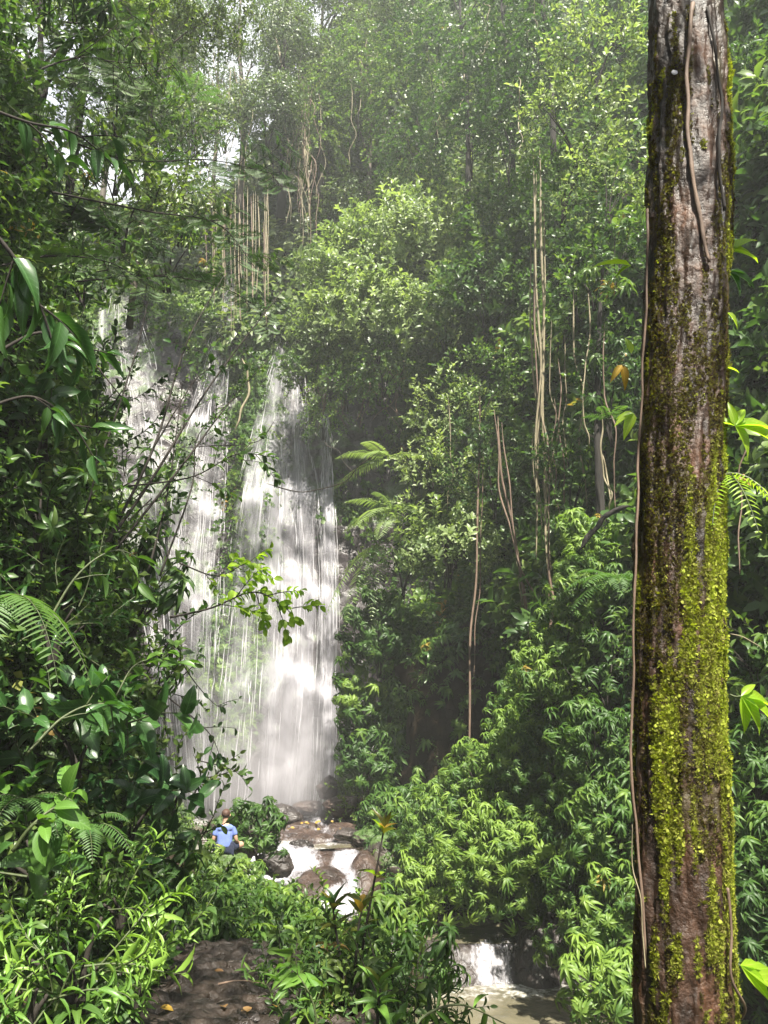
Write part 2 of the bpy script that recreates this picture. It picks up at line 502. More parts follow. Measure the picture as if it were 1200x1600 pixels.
def frond(mb, base, d0, L, n=16, width=0.22, droop=0.6, lod=2, mat=0, tint=0.5, r=None, stem=1, two=False):
    """a pinnate fern frond from base in direction d0, arching down"""
    r = r or np.random.default_rng(1)
    d0 = nrm(d0); side = nrm(np.cross(d0, UPV + 1e-4)); upn = np.cross(side, d0)
    t = np.linspace(0, 1, n + 3)
    c = base + d0[None] * (t * L)[:, None] * (1 - 0.15 * t[:, None]) - UPV[None] * (droop * L * t ** 2.0)[:, None]
    add_tube(mb, c[::3] if n > 8 else c, np.linspace(0.005, 0.0015, len(c[::3] if n > 8 else c)), 3, stem, cap=False)
    tg = nrm(np.gradient(c, axis=0))
    O, D, U, LL = [], [], [], []
    for i in range(2, n + 3):
        w = width * L * math.sin(math.pi * min(1, (0.12 + 0.88 * t[i])) ** 0.8) ** 0.8 + 0.015 * L
        for s in (-1, 1):
            sd = nrm(side * s + tg[i] * 0.35 - UPV * 0.15 + r.normal(0, .05, 3))
            O.append(c[i]); D.append(sd); U.append(np.cross(tg[i], side) * -1 + UPV * .3); LL.append(w)
    LL = np.array(LL)
    if not two:
        add_leaves(mb, leaf_tpl(lod, 'lance', 0.15, 0.3), O, D, U, LL, np.maximum(LL * 0.13, L / n * 0.55), mat, tint)
    else:
        tp = leaf_tpl(2, 'ellip', 0.1, 0.2); o2, d2, u2, l2 = [], [], [], []
        for o_, d_, u_, l_ in zip(O, D, U, LL):
            k = max(3, int(l_ / (0.012 + L * 0.016)))
            ax = nrm(np.cross(u_, d_))
            for j in range(k):
                f = (j + .6) / k
                for s in (-1, 1):
                    o2.append(o_ + d_ * l_ * f); d2.append(nrm(ax * s + d_ * .5)); u2.append(u_); l2.append(l_ * 0.26 * (1.1 - f) + 0.004)
        l2 = np.array(l2)
        add_leaves(mb, tp, o2, d2, u2, l2, l2 * 0.5, mat, tint)

def fern_clump(n=7, L=0.5, seed=0, pin=14, two=False, lod=2):
    r = np.random.default_rng(seed); mb = MB()
    for i in range(n):
        a = 2 * math.pi * i / n + r.uniform(-.3, .3); el = r.uniform(0.5, 1.0)
        frond(mb, np.zeros(3), np.array([math.cos(a) * math.cos(el), math.sin(a) * math.cos(el), math.sin(el)]), L * r.uniform(.7, 1.1), pin, 0.2, r.uniform(.4, .8), lod, 0, 0.5 + r.normal(0, .07), r, two=two)
    return mb

def vine_curtain(n=16, L=0.07, h=0.9, seed=0, lod=2, Wr=0.8):
    """hanging leafy vine: grows along local Z"""
    r = np.random.default_rng(seed); mb = MB()
    c = curve([[0, 0, 0], [0.06, 0.03, h * .35], [-0.03, 0.02, h * .7], [0.03, -0.03, h]], 7)
    add_tube(mb, c, 0.003, 3, 1, cap=False)
    t = np.linspace(0.05, 1, n); idx = np.minimum((t * 6).astype(int), 5); f = (t * 6 - idx)[:, None]
    O = c[idx] * (1 - f) + c[idx + 1] * f
    a = np.arange(n) * 2.5 + r.uniform(-.5, .5, n)
    D = np.stack([np.cos(a), np.sin(a), np.full(n, 0.7)], 1)
    LL = L * r.uniform(.7, 1.2, n)
    add_leaves(mb, leaf_tpl(lod, 'heart', 0.3, 0.4), O + D * 0.01, D, r.normal(0, 1, (n, 3)) * 0.4 + np.stack([np.cos(a), np.sin(a), -0.8 * np.ones(n)], 1), LL, LL * Wr, 0, 0.5 + r.normal(0, .1, n))
    return mb

def leaf_cloud(n=26, L=0.16, R=0.4, seed=0, lod=2, Wr=0.45, flat=0.7):
    """open spray of leaves with forking twigs, for distant crowns"""
    r = np.random.default_rng(seed); mb = MB()
    P = nrm(r.normal(size=(n, 3))) * (r.random(n) ** 0.4 * R)[:, None]; P[:, 2] *= flat; P[:, 2] += R * .5
    for k in range(4):
        add_tube(mb, curve([[0, 0, 0], P[k] * 0.5, P[k]], 3), [0.012, 0.008, 0.003], 3, 1, cap=False)
    D = nrm(P * [1, 1, .3] + r.normal(0, .15 * R, (n, 3)) - np.array([0, 0, .1]))
    LL = L * r.uniform(.7, 1.2, n)
    add_leaves(mb, leaf_tpl(lod, 'ellip', 0.35, 0.5), P, D, UPV[None] + r.normal(0, .45, (n, 3)), LL, LL * Wr, 0, 0.5 + r.normal(0, .1, n))
    return mb

def pinnate_spray(n=6, L=0.35, seed=0):
    """flat spray of feathery compound leaves, alternating along a thin branch"""
    r = np.random.default_rng(seed); mb = MB()
    c = curve([[0, 0, 0], [0.05, 0, .3], [0.15, 0, .62]], 6); add_tube(mb, c, np.linspace(.006, .002, 6), 3, 1, cap=False)
    for i in range(n):
        p = c[min(5, 1 + i * 5 // n)]; s = -1 if i % 2 else 1
        frond(mb, p, np.array([0.15 * r.normal(), s * 1.0, 0.7]), L * r.uniform(.8, 1.1), 15, 0.22, 0.25, 2, 0, .5 + r.normal(0, .05), r)
    return mb

PROTO = {
    'herb_near': [rosette(8, .145, .34, 4, 3, .28, .75, s, tilt=.2) for s in (1, 2, 13)],
    'herb_mid': [rosette(8, .17, .34, 3, 2, .25, .8, s, tilt=.15) for s in (3, 4, 14)],
    'herb_far': [rosette(8, .19, .38, 2, 2, .24, .75, s, tilt=.15) for s in (5, 6, 15)],
    'twig_near': [twig(14, .10, .46, 4, .5, .3, s) for s in (1, 2)],
    'twig_mid': [twig(12, .13, .46, 3, .5, .3, s) for s in (3, 4)],
    'twig_far': [twig(11, .25, .44, 3, .6, .45, s) for s in (5, 6, 16)],
    'lance_near': [twig(13, .15, .22, 4, .4, .45, s, 'lance', 1.0) for s in (7, 8)],
    'broad_near': [twig(8, .20, .46, 5, .42, .4, s, 'heart', 1.15) for s in (9, 10)],
    'broad_mid': [rosette(6, .34, .42, 3, 2, .3, .55, s) for s in (11, 12)],
    'fern': [fern_clump(6, .5, s) for s in (1, 2)],
    'fern_near': [fern_clump(6, .45, s, 13, True) for s in (3,)],
    'vine': [vine_curtain(18, .09, 1.0, s) for s in (1, 2)],
    'vine_far': [vine_curtain(16, .16, 1.3, s) for s in (3, 4)],
    'cloud': [leaf_cloud(20, .24, .46, s) for s in (1, 2, 3)],
    'cloud_far': [leaf_cloud(18, .33, .6, s) for s in (4, 5, 6)],
    'pinnate': [pinnate_spray(6, .35, s) for s in (1, 2)],
}
LEAFMAT = {'herb': 'herb', 'twig': 'twig', 'lance': 'lance', 'broad': 'broad', 'fern': 'fern', 'vine': 'twig', 'cloud': 'canopy', 'pinnate': 'fern'}

def mats_for(kind, over=None):
    return [M[over or LEAFMAT[kind.split('_')[0]]], M['stem'] if kind.split('_')[0] in ('herb', 'lance', 'fern', 'broad', 'vine') else M['twigwood']]

_pm = {}
def proto_obj(kind, over=None):
    key = (kind, over)
    if key not in _pm:
        L = []
        for k, p in enumerate(PROTO[kind]):
            o = bpy.data.objects.new('leaf_shoot', p.mesh('leaf_shoot', mats_for(kind, over)))
            L.append(o)
        _pm[key] = L
    return _pm[key]

def scatter(name, label, pts, dirs, scl, tint, protos, parent=None, kind='stuff'):
    """one 'stuff' object: points that carry instanced leaf shoots (geometry nodes)"""
    K = len(pts)
    me = bpy.data.meshes.new(name)
    me.vertices.add(K); me.vertices.foreach_set('co', np.asarray(pts, np.float32).ravel())
    R = frames(dirs, rng.uniform(0, 2 * np.pi, K))
    a = me.attributes.new('rot', 'FLOAT_VECTOR', 'POINT'); a.data.foreach_set('vector', to_euler(R).astype(np.float32).ravel())
    for nm, val in (('scl', scl), ('itint', tint)):
        a = me.attributes.new(nm, 'FLOAT', 'POINT'); a.data.foreach_set('value', np.broadcast_to(np.asarray(val, np.float32), (K,)).copy())
    a = me.attributes.new('pick', 'INT', 'POINT'); a.data.foreach_set('value', rng.integers(0, len(protos), K).astype(np.int32))
    o = bpy.data.objects.new(name, me); col.objects.link(o)
    ng = bpy.data.node_groups.new(name + '_scatter', 'GeometryNodeTree')
    ng.interface.new_socket('Geometry', in_out='INPUT', socket_type='NodeSocketGeometry')
    ng.interface.new_socket('Geometry', in_out='OUTPUT', socket_type='NodeSocketGeometry')
    n, l = ng.nodes, ng.links
    gi, go = n.new('NodeGroupInput'), n.new('NodeGroupOutput')
    iop = n.new('GeometryNodeInstanceOnPoints')
    join = n.new('GeometryNodeJoinGeometry')
    for p in protos:
        oi = n.new('GeometryNodeObjectInfo'); oi.inputs['Object'].default_value = p; oi.inputs['As Instance'].default_value = True
        l.new(oi.outputs['Geometry'], join.inputs[0])
    def attr(nm, ty):
        x = n.new('GeometryNodeInputNamedAttribute'); x.data_type = ty; x.inputs['Name'].default_value = nm; return x.outputs['Attribute']
    l.new(gi.outputs[0], iop.inputs['Points']); l.new(join.outputs[0], iop.inputs['Instance'])
    iop.inputs['Pick Instance'].default_value = True
    l.new(attr('pick', 'INT'), iop.inputs['Instance Index'])
    l.new(attr('rot', 'FLOAT_VECTOR'), iop.inputs['Rotation']); l.new(attr('scl', 'FLOAT'), iop.inputs['Scale'])
    l.new(iop.outputs[0], go.inputs[0])
    md = o.modifiers.new('scatter', 'NODES'); md.node_group = ng
    if parent is not None: o.parent = parent
    return tag(o, label, None, None, kind)

# ------------------------------------------------------------------ plan of the gorge
def polyfn(pts):
    p = np.array(pts, float)
    L = np.concatenate([[0], np.cumsum(np.linalg.norm(np.diff(p[:, :2], axis=0), axis=1))]); L /= L[-1]
    return lambda u: np.stack([np.interp(u, L, p[:, k]) for k in range(p.shape[1])], -1)

def dist_poly(x, y, pts):
    best = np.full(x.shape, 1e9); zz = np.zeros(x.shape)
    for a, b in zip(pts[:-1], pts[1:]):
        a, b = np.array(a, float), np.array(b, float); ab = b[:2] - a[:2]
        t = np.clip(((x - a[0]) * ab[0] + (y - a[1]) * ab[1]) / (ab @ ab), 0, 1)
        d = np.hypot(x - a[0] - t * ab[0], y - a[1] - t * ab[1])
        m = d < best; best = np.where(m, d, best); zz = np.where(m, a[2] + t * (b[2] - a[2]), zz)
    return best, zz

STREAM = [(-4.2, 27.5, -2.05), (-3.6, 24, -2.05), (-2.6, 21, -2.0), (-2.2, 18.4, -2.75), (-0.6, 17.2, -2.85), (1.4, 16.7, -2.85), (2.0, 15.9, -3.6), (1.9, 13, -3.6), (2.3, 9, -3.6), (3.2, 4, -3.7), (4.0, -4, -3.8)]
PATH = [(-0.6, -3, 0.0), (-0.75, 3, 0.0), (-0.9, 4.7, -0.05), (-1.35, 8, -0.55), (-1.9, 11, -1.25), (-3.0, 15.0, -1.95)]

def ground_z(x, y):
    ds, zs = dist_poly(x, y, STREAM)
    dp, zp = dist_poly(x, y, PATH)
    ws, wp = 2.0 / (ds ** 2 + 0.05), 1.6 / (dp ** 2 + 0.05)
    base = (ws * zs + wp * zp) / (ws + wp)
    bank = np.clip(ds - 1.7, 0, 3) * 0.14
    left = np.clip(-x - 2.6 - np.clip(y, 0, 30) * 0.14, 0, 60) * 0.6
    right = np.clip(x - 4.2 - np.clip(14 - y, 0, 30) * 0.2, 0, 60) * 0.6
    bed = np.where(ds < 2.2, -0.22 * (1 - (ds / 2.2) ** 2), 0)
    return base + bank + bed + left + right

def ground_fn(u, v):
    x = -45 + 90 * u; y = -12 + 82 * v
    # finer towards the middle
    x = np.sign(u - .5) * (np.abs(u - .5) * 2) ** 1.8 * 60; y = -12 + 110 * v ** 1.5
    z = ground_z(x, y) + 0.18 * fbm(np.stack([x * .7, y * .7, 0 * x], -1), 4, 3)
    dp, _ = dist_poly(x, y, PATH)
    z = np.where(dp < 1.0, z - 0.35 * (y > 1) * (y < 9.5), z)
    return np.stack([x, y, z], -1)

GP, GQ, GUV = grid(ground_fn, 200, 200)
obj('ground', MB().add(GP, GQ, uv=GUV), M['soil'], label='dark leafy forest soil under the undergrowth', kind='structure')

# walls
def setback(z, a=0.27, z1=9, b=0.55, z0=-4):
    return np.where(z < z1, a * (z - z0), a * (z1 - z0) + b * (z - z1))

def wall_fn(plan, zlo, zhi, a, z1, b, amp, seed, hollow=None):
    P = polyfn(plan)
    def f(u, v):
        p = P(u); q = P(np.clip(u + 0.01, 0, 1)) - P(np.clip(u - 0.01, 0, 1))
        t = nrm(q[..., :2]); n = np.stack([-t[..., 1], t[..., 0]], -1)   # outwards from the gorge
        z = zlo + (zhi - zlo) * v
        s = setback(z, a, z1, b)
        base = np.stack([p[..., 0] + n[..., 0] * s, p[..., 1] + n[..., 1] * s, z], -1)
        d = amp * fbm(base * [0.22, 0.22, 0.3], 4, seed) + 0.35 * amp * fbm(base * 0.8, 3, seed + 9)
        for (c, rp, rz, dep) in (hollow or []):
            d = d - dep * np.exp(-(((base[..., 0] - c[0]) ** 2 + (base[..., 1] - c[1]) ** 2) / rp ** 2) ** 2 - ((base[..., 2] - c[2]) / rz) ** 4)
        base[..., 0] -= n[..., 0] * d; base[..., 1] -= n[..., 1] * d; base[..., 2] += 0.4 * np.clip(d, -.3, 9)
        return base
    return f

RIGHT = [(-2.4, 31.5), (-1.4, 27), (0.1, 23.5), (1.9, 19.8), (3.0, 16.8), (3.7, 13), (4.7, 9.5), (5.6, 5), (6.8, 0), (8, -6)]
LEFT = [(-2.7, -8), (-2.1, 0), (-1.9, 4), (-2.15, 7), (-2.9, 10.5), (-4.2, 14.5), (-6.0, 18.5), (-9.5, 24), (-14, 29), (-20, 32)]
HOLLOWS = [((1.5, 21.8, 0.4), 2.0, 4.2, 3.6), ((2.9, 16.6, -2.8), 1.6, 1.5, 2.4), ((0.3, 26.0, 7.5), 2.4, 3.2, 2.6), ((0.4, 27, 15.0), 3.0, 2.2, -2.0), ((2.0, 21, 6.5), 2.0, 2.4, -1.0), ((2.7, 17.4, .6), 1.8, 2.0, -1.0), ((4.2, 16.5, 11), 2.5, 2.4, -1.6), ((3.9, 14.6, 3.4), 1.3, 1.6, -0.9)]
RP, RQ, RUV = grid(wall_fn(RIGHT, -4.5, 38, 0.27, 11, 0.38, 1.5, 21, HOLLOWS), 130, 110)
LP, LQ, LUV = grid(wall_fn(LEFT, -3, 26, 0.14, 6, 0.34, 0.7, 31), 100, 70)
obj('hillside', MB().add(RP, RQ, uv=RUV), M['soil'], label='steep right side of the gorge below the plants', kind='structure')
obj('hillside', MB().add(LP, LQ, uv=LUV), M['soil'], label='steep left bank of the gorge below the plants', kind='structure')

def cliff_y(x, z):
    """distance of the rock face behind the falls"""
    y = 28.2 + 0.10 * (z + 2) + 0.25 * np.clip(z - 11, 0, 30)
    y = y - 0.10 * np.clip(-x - 6, 0, 20) + 0.28 * np.clip(-x - 9, 0, 20) * 0
    # ledges and buttresses
    p = np.stack([x * .45, z * 0.22, 0 * x], -1)
    y = y - 0.9 * fbm(p, 4, 41)
    for zl, dep in ((9.6, 0.7), (5.9, 0.55), (2.6, 0.5)):
        y = y + dep * (1 / (1 + np.exp(-(z - zl - 0.5 * np.sin(x * 1.3)) * 3.0)) - 0.5)
    fr = np.stack([x * 1.6, z * 1.1, 0 * x], -1)
    y = y - 0.28 * np.abs(fbm(fr, 4, 47)) * 1.5
    rib = np.exp(-((x + 5.2 + 0.05 * (z - 12)) / 0.8) ** 2) * np.clip((z - 6) / 3, 0, 1)
    return y - 0.9 * rib

def cliff_fn(u, v):
    x = -22 + 31 * u; z = -3.5 + 25 * v
    return np.stack([x, cliff_y(x, z), z], -1)
CP, CQ, CUV = grid(cliff_fn, 260, 260)
obj('cliff', MB().add(CP, CQ[:, ::-1], uv=CUV), M['cliff'], label='dark wet rock cliff behind the waterfall', kind='structure')

def upper_fn(u, v):
    x = -45 + 85 * u
    top = 28 + 27 * (1 / (1 + np.exp(-(x + 4.0) / 1.6))) + 8 * (1 / (1 + np.exp((x + 19) / 1.5)))
    v = v ** 0.9
    z = 17.3 + (top - 17.3) * v
    y = 31.9 + 1.6 / (1 + np.exp(x + 8.5)) + (z - 17.3) * 0.36 + 8 * np.clip(v - .93, 0, 1) * 6
    z = z - 0 * v
    d = 1.6 * fbm(np.stack([x * .2, y * .2, z * .25], -1), 4, 61)
    return np.stack([x, y - d, z + .4 * d], -1)
UP_, UQ, UUV = grid(upper_fn, 120, 70)
obj('hillside', MB().add(UP_, UQ, uv=UUV), M['soil'], label='forested slope rising above the top of the falls', kind='structure')

# ------------------------------------------------------------------ undergrowth that nobody could count
def veg(name, label, P, Q, n, kind, scale, upw, seed, keep=None, tintc=0.0, over=None, sink=0.0, down=False, view=True):
    pos, nr = sample_surface(P, Q, n)
    c = np.array([0, 0, EYE])
    nr = np.where(((c - pos) * nr).sum(1, keepdims=True) < 0, -nr, nr)
    m = np.ones(len(pos), bool)
    if view:   # only where the place can be seen from near the camera
        rel = pos - c
        m &= (rel[:, 1] > 1.5) & (np.abs(rel[:, 0]) < 0.72 * rel[:, 1] + 2.0) & (rel[:, 2] < 1.5 * rel[:, 1] + 3)
    if keep is not None: m &= keep(pos)
    if P is RP: m &= hol(pos)
    if P is CP: m &= ~((pos[:, 0] > -1.8) & (pos[:, 2] < 11.5) & (pos[:, 2] > -.5)) | (rng.random(len(pos)) < .16)
    pos, nr = pos[m], nr[m]
    K = len(pos)
    d = nr * (1 - upw) + UPV * upw + rng.normal(0, 0.22, (K, 3))
    if down:
        d = nr * 0.45 - UPV * 0.8 + rng.normal(0, .15, (K, 3))
    big = fbm(pos * 0.45, 3, seed)
    t = tintc + 0.40 * big + rng.normal(0, 0.07, K) + .9 * (rng.random(K) < .003)
    s = scale * rng.uniform(0.5, 1.35, K) * (1 + .25 * fbm(pos * .3, 2, seed + 5))
    scatter(name, label, pos - nr * sink, d, s, t, proto_obj(kind, over))

def hol(p):
    inside = np.zeros(len(p), bool)
    for (c, rp, rz) in (((2.2, 22.4, 0.2), 3.2, 4.0), ((.6, 26.6, 7.4), 2.9, 3.0)):
        inside |= (((p[:, 0] - c[0]) ** 2 + (p[:, 1] - c[1]) ** 2) / rp ** 2 + ((p[:, 2] - c[2]) / rz) ** 2 < 1 + .3 * fbm(p * .7, 2, 55))
    return ~inside | (rng.random(len(p)) < .22)
far = lambda p: p[:, 1] > 19
mid = lambda p: (p[:, 1] <= 20) & (p[:, 1] > 9)
near = lambda p: p[:, 1] <= 9.5
def patch(seed, lo, f=None):
    return lambda p: (fbm(p * 0.35, 3, seed) > lo) & (f(p) if f else True)
veg('undergrowth', 'dense drooping herbs covering the right gorge wall', RP, RQ, 44000, 'herb_mid', .92, .5, 71, keep=patch(1, -.25, lambda p: (p[:, 1] < 21) & (p[:, 2] < 8)))
veg('undergrowth', 'small leaved shrubs on the upper right gorge wall', RP, RQ, 26000, 'twig_far', 1.25, .45, 72, keep=patch(2, -.3, lambda p: (p[:, 2] > 3)))
veg('undergrowth', 'pale herbs on the shaded wall beside the falls', RP, RQ, 26000, 'herb_far', 1.2, .45, 73, keep=lambda p: (p[:, 1] > 18) & (p[:, 2] < 12) & (fbm(p * .4, 3, 5) > -.15))
veg('undergrowth', 'large leaved plants scattered over the right gorge wall', RP, RQ, 5000, 'broad_mid', .9, .4, 85, keep=patch(7, -.05, lambda p: p[:, 2] < 14))
veg('creepers', 'leafy vines trailing down the right gorge wall', RP, RQ, 9000, 'vine', 1.3, 0, 74, keep=patch(3, .0), down=True)
veg('ferns', 'ferns growing between the herbs of the right wall', RP, RQ, 2600, 'fern', 1.3, .55, 75, keep=patch(4, .05))
veg('undergrowth', 'tangled leafy shoots covering the left bank', LP, LQ, 34000, 'twig_mid', .72, .35, 76, keep=lambda p: p[:, 1] > 5)
veg('undergrowth', 'pointed leaf herbs covering the left bank', LP, LQ, 30000, 'herb_near', .72, .4, 77, keep=lambda p: (p[:, 1] < 16) & (p[:, 2] < 10))
veg('creepers', 'leafy vines trailing down the left bank', LP, LQ, 9000, 'vine', .9, 0, 78, down=True)
veg('undergrowth', 'leafy shrubs crowding the slope above the falls', UP_, UQ, 26000, 'cloud_far', 1.35, .5, 79, tintc=.06)
veg('creepers', 'long vines hanging on the slope above the falls', UP_, UQ, 5000, 'vine_far', 1.8, 0, 80, down=True)

def on_cliff(p):
    x, z = p[:, 0], p[:, 2]
    rib = (np.abs(x + 5.2 + 0.05 * (z - 12)) < 0.8 + .3 * np.sin(z * 2)) & (z > 6.2)
    low = (((x + 5.5) / 1.5) ** 2 + ((z - 2.4) / 3.2) ** 2 < 1 + .5 * fbm(p * .9, 3, 91)) 
    top = (z > 16.6 + 2.6 * ((x < -9) & (x > -12.5)) + .9 * np.sin(x * 1.1) + fbm(p * .6, 2, 92))
    right = x > -1.9 + 1.2 * fbm(p * .5, 3, 93) + np.where(z > 8, -.4, .2)
    leftp = (x < -8) & (fbm(p * .5, 3, 94) > .15)
    return rib | low | top | leftp | (right & (fbm(p * .5, 2, 96) > -.1))
veg('creepers', 'light green creepers clinging to the waterfall cliff', CP, CQ, 34000, 'herb_far', 1.0, .3, 81, keep=on_cliff, tintc=.12, view=True)
veg('creepers', 'hanging vines over the rim of the waterfall cliff', CP, CQ, 9000, 'vine_far', 1.1, 0, 82, keep=lambda p: on_cliff(p) & (p[:, 2] > 6), down=True, tintc=.1)

def off_way(p):
    ds, _ = dist_poly(p[:, 0], p[:, 1], STREAM); dp, _ = dist_poly(p[:, 0], p[:, 1], PATH)
    e = .35 * fbm(p * 1.2, 2, 97)
    rockbar = (p[:, 1] > 19) & (p[:, 0] > -5.0) & (p[:, 0] < -.5)
    return (ds > 2.2 + e) & ((dp > .5 + e * .5) | (p[:, 1] > 7.9)) & ~rockbar
gsel = (GP[GQ[:, 0], 1] > 0) & (GP[GQ[:, 0], 1] < 32) & (np.abs(GP[GQ[:, 0], 0]) < 14)
veg('undergrowth', 'low drooping herbs covering the ground beside the path', GP, GQ[gsel], 16000, 'herb_near', .95, .75, 83, keep=off_way)
veg('undergrowth', 'leafy ground cover of small shrubs along the stream', GP, GQ[gsel], 9000, 'twig_mid', .7, .7, 84, keep=off_way)

# ------------------------------------------------------------------ water
def water_mat():
    m, nt, bs, out = new_mat('stream_water'); L = nt.links
    geo = N(nt, 'ShaderNodeNewGeometry')
    n1 = N(nt, 'ShaderNodeTexNoise', i_Scale=2.2, i_Detail=5.0, i_Distortion=0.6); n2 = N(nt, 'ShaderNodeTexNoise', i_Scale=9.0, i_Detail=6.0, i_Roughness=0.7)
    L.new(geo.outputs['Position'], n1.inputs['Vector']); L.new(geo.outputs['Position'], n2.inputs['Vector'])
    at = N(nt, 'ShaderNodeAttribute', attribute_name='tint')
    f = math_n(nt, 'ADD', at.outputs['Fac'], math_n(nt, 'MULTIPLY_ADD', n2.outputs[0], 0.9, -0.45))
    f = math_n(nt, 'ADD', f, math_n(nt, 'MULTIPLY_ADD', n1.outputs[0], 0.5, -0.25))
    foam = ramp(nt, f, [(0.38, (0, 0, 0)), (0.75, (1, 1, 1))])
    c = mixc(nt, foam, ramp(nt, n1.outputs[0], [(0.3, (0.085, 0.078, 0.05)), (0.7, (0.15, 0.135, 0.09))]), (0.62, 0.62, 0.62))
    L.new(c, bs.inputs['Base Color'])
    L.new(math_n(nt, 'MULTIPLY_ADD', foam, 0.5, 0.08), bs.inputs['Roughness'])
    h = math_n(nt, 'ADD', n1.outputs[0], math_n(nt, 'MULTIPLY', n2.outputs[0], 0.25))
    bp = N(nt, 'ShaderNodeBump', i_Strength=0.35, i_Distance=0.06); L.new(h, bp.inputs['Height']); L.new(bp.outputs[0], bs.inputs['Normal'])
    return m

def fall_mat(name, thr=0.5, soft=0.22, fx=7.0, fy=0.55, fine=0.35):
    """falling water: white, broken into streaks along its flow (uv in metres: x across, y along)"""
    m, nt, bs, out = new_mat(name); L = nt.links
    uv = N(nt, 'ShaderNodeUVMap', uv_map='UVMap')
    def noise(sx, sy, det):
        mp = N(nt, 'ShaderNodeMapping'); mp.inputs['Scale'].default_value = (sx, sy, 1); L.new(uv.outputs[0], mp.inputs[0])
        n = N(nt, 'ShaderNodeTexNoise', i_Scale=1.0, i_Detail=det, i_Roughness=0.6, i_Distortion=0.25); L.new(mp.outputs[0], n.inputs['Vector']); return n.outputs[0]
    a, b, c = noise(fx * .28, fy * .5, 3.0), noise(fx, fy, 4.0), noise(fx * 2.6, fy * 3.4, 5.0)
    s = math_n(nt, 'ADD', math_n(nt, 'MULTIPLY', a, 0.9), math_n(nt, 'ADD', math_n(nt, 'MULTIPLY', b, 0.9), math_n(nt, 'MULTIPLY', c, fine)))
    s = math_n(nt, 'DIVIDE', s, 1.8 + fine)
    at = N(nt, 'ShaderNodeAttribute', attribute_name='tint')
    s = math_n(nt, 'ADD', s, math_n(nt, 'MULTIPLY_ADD', at.outputs['Fac'], 0.6, -0.3))
    al = N(nt, 'ShaderNodeMapRange', interpolation_type='SMOOTHSTEP'); L.new(s, al.inputs[0])
    al.inputs[1].default_value = thr - soft * .5; al.inputs[2].default_value = thr + soft * .5
    al.inputs[3].default_value = 0.0; al.inputs[4].default_value = 0.84
    bs.inputs['Base Color'].default_value = (0.60, 0.59, 0.64, 1); bs.inputs['Roughness'].default_value = 0.35
    tl = N(nt, 'ShaderNodeBsdfTranslucent'); tl.inputs[0].default_value = (0.60, 0.59, 0.64, 1)
    mx = N(nt, 'ShaderNodeMixShader'); mx.inputs[0].default_value = 0.45; L.new(bs.outputs[0], mx.inputs[1]); L.new(tl.outputs[0], mx.inputs[2])
    tp = N(nt, 'ShaderNodeBsdfTransparent'); m2 = N(nt, 'ShaderNodeMixShader')
    L.new(al.outputs[0], m2.inputs[0]); L.new(tp.outputs[0], m2.inputs[1]); L.new(mx.outputs[0], m2.inputs[2]); L.new(m2.outputs[0], out.inputs[0])
    bp = N(nt, 'ShaderNodeBump', i_Strength=0.6, i_Distance=0.05); L.new(b, bp.inputs['Height']); L.new(bp.outputs[0], bs.inputs['Normal'])
    return m

M['water'] = water_mat()
M['fall'] = fall_mat('falling_water', 0.55, 0.34, 9.0, 0.5, 0.6)
M['veil'] = fall_mat('water_veil', 0.60, 0.75, 4.0, 0.3, 0.2)
M['cascade'] = fall_mat('cascade_water', 0.50, 0.22, 9.0, 2.2, 0.9)
m, nt, bs, out = new_mat('water_thread'); bs.inputs['Base Color'].default_value = (0.74, 0.73, 0.77, 1); bs.inputs['Roughness'].default_value = 0.3
tl = N(nt, 'ShaderNodeBsdfTranslucent'); tl.inputs[0].default_value = (0.74, 0.73, 0.77, 1); mx = N(nt, 'ShaderNodeMixShader'); mx.inputs[0].default_value = .5
nt.links.new(bs.outputs[0], mx.inputs[1]); nt.links.new(tl.outputs[0], mx.inputs[2]); nt.links.new(mx.outputs[0], out.inputs[0])
M['thread'] = m

def Wv(px, py, d):
    u = (800 - py) / FPX; dy = math.cos(PITCH) - u * math.sin(PITCH); dz = math.sin(PITCH) + u * math.cos(PITCH)
    k = d / dy
    return np.stack([(px - 600) / FPX * k, d + 0 * px, EYE + dz * k], -1)

def on_face(px, py, off):
    d = np.full(px.shape, 28.5)
    for _ in range(5):
        p = Wv(px, py, d); d = 0.5 * d + 0.5 * (cliff_y(p[..., 0], p[..., 2]) - off)
    return Wv(px, py, d)

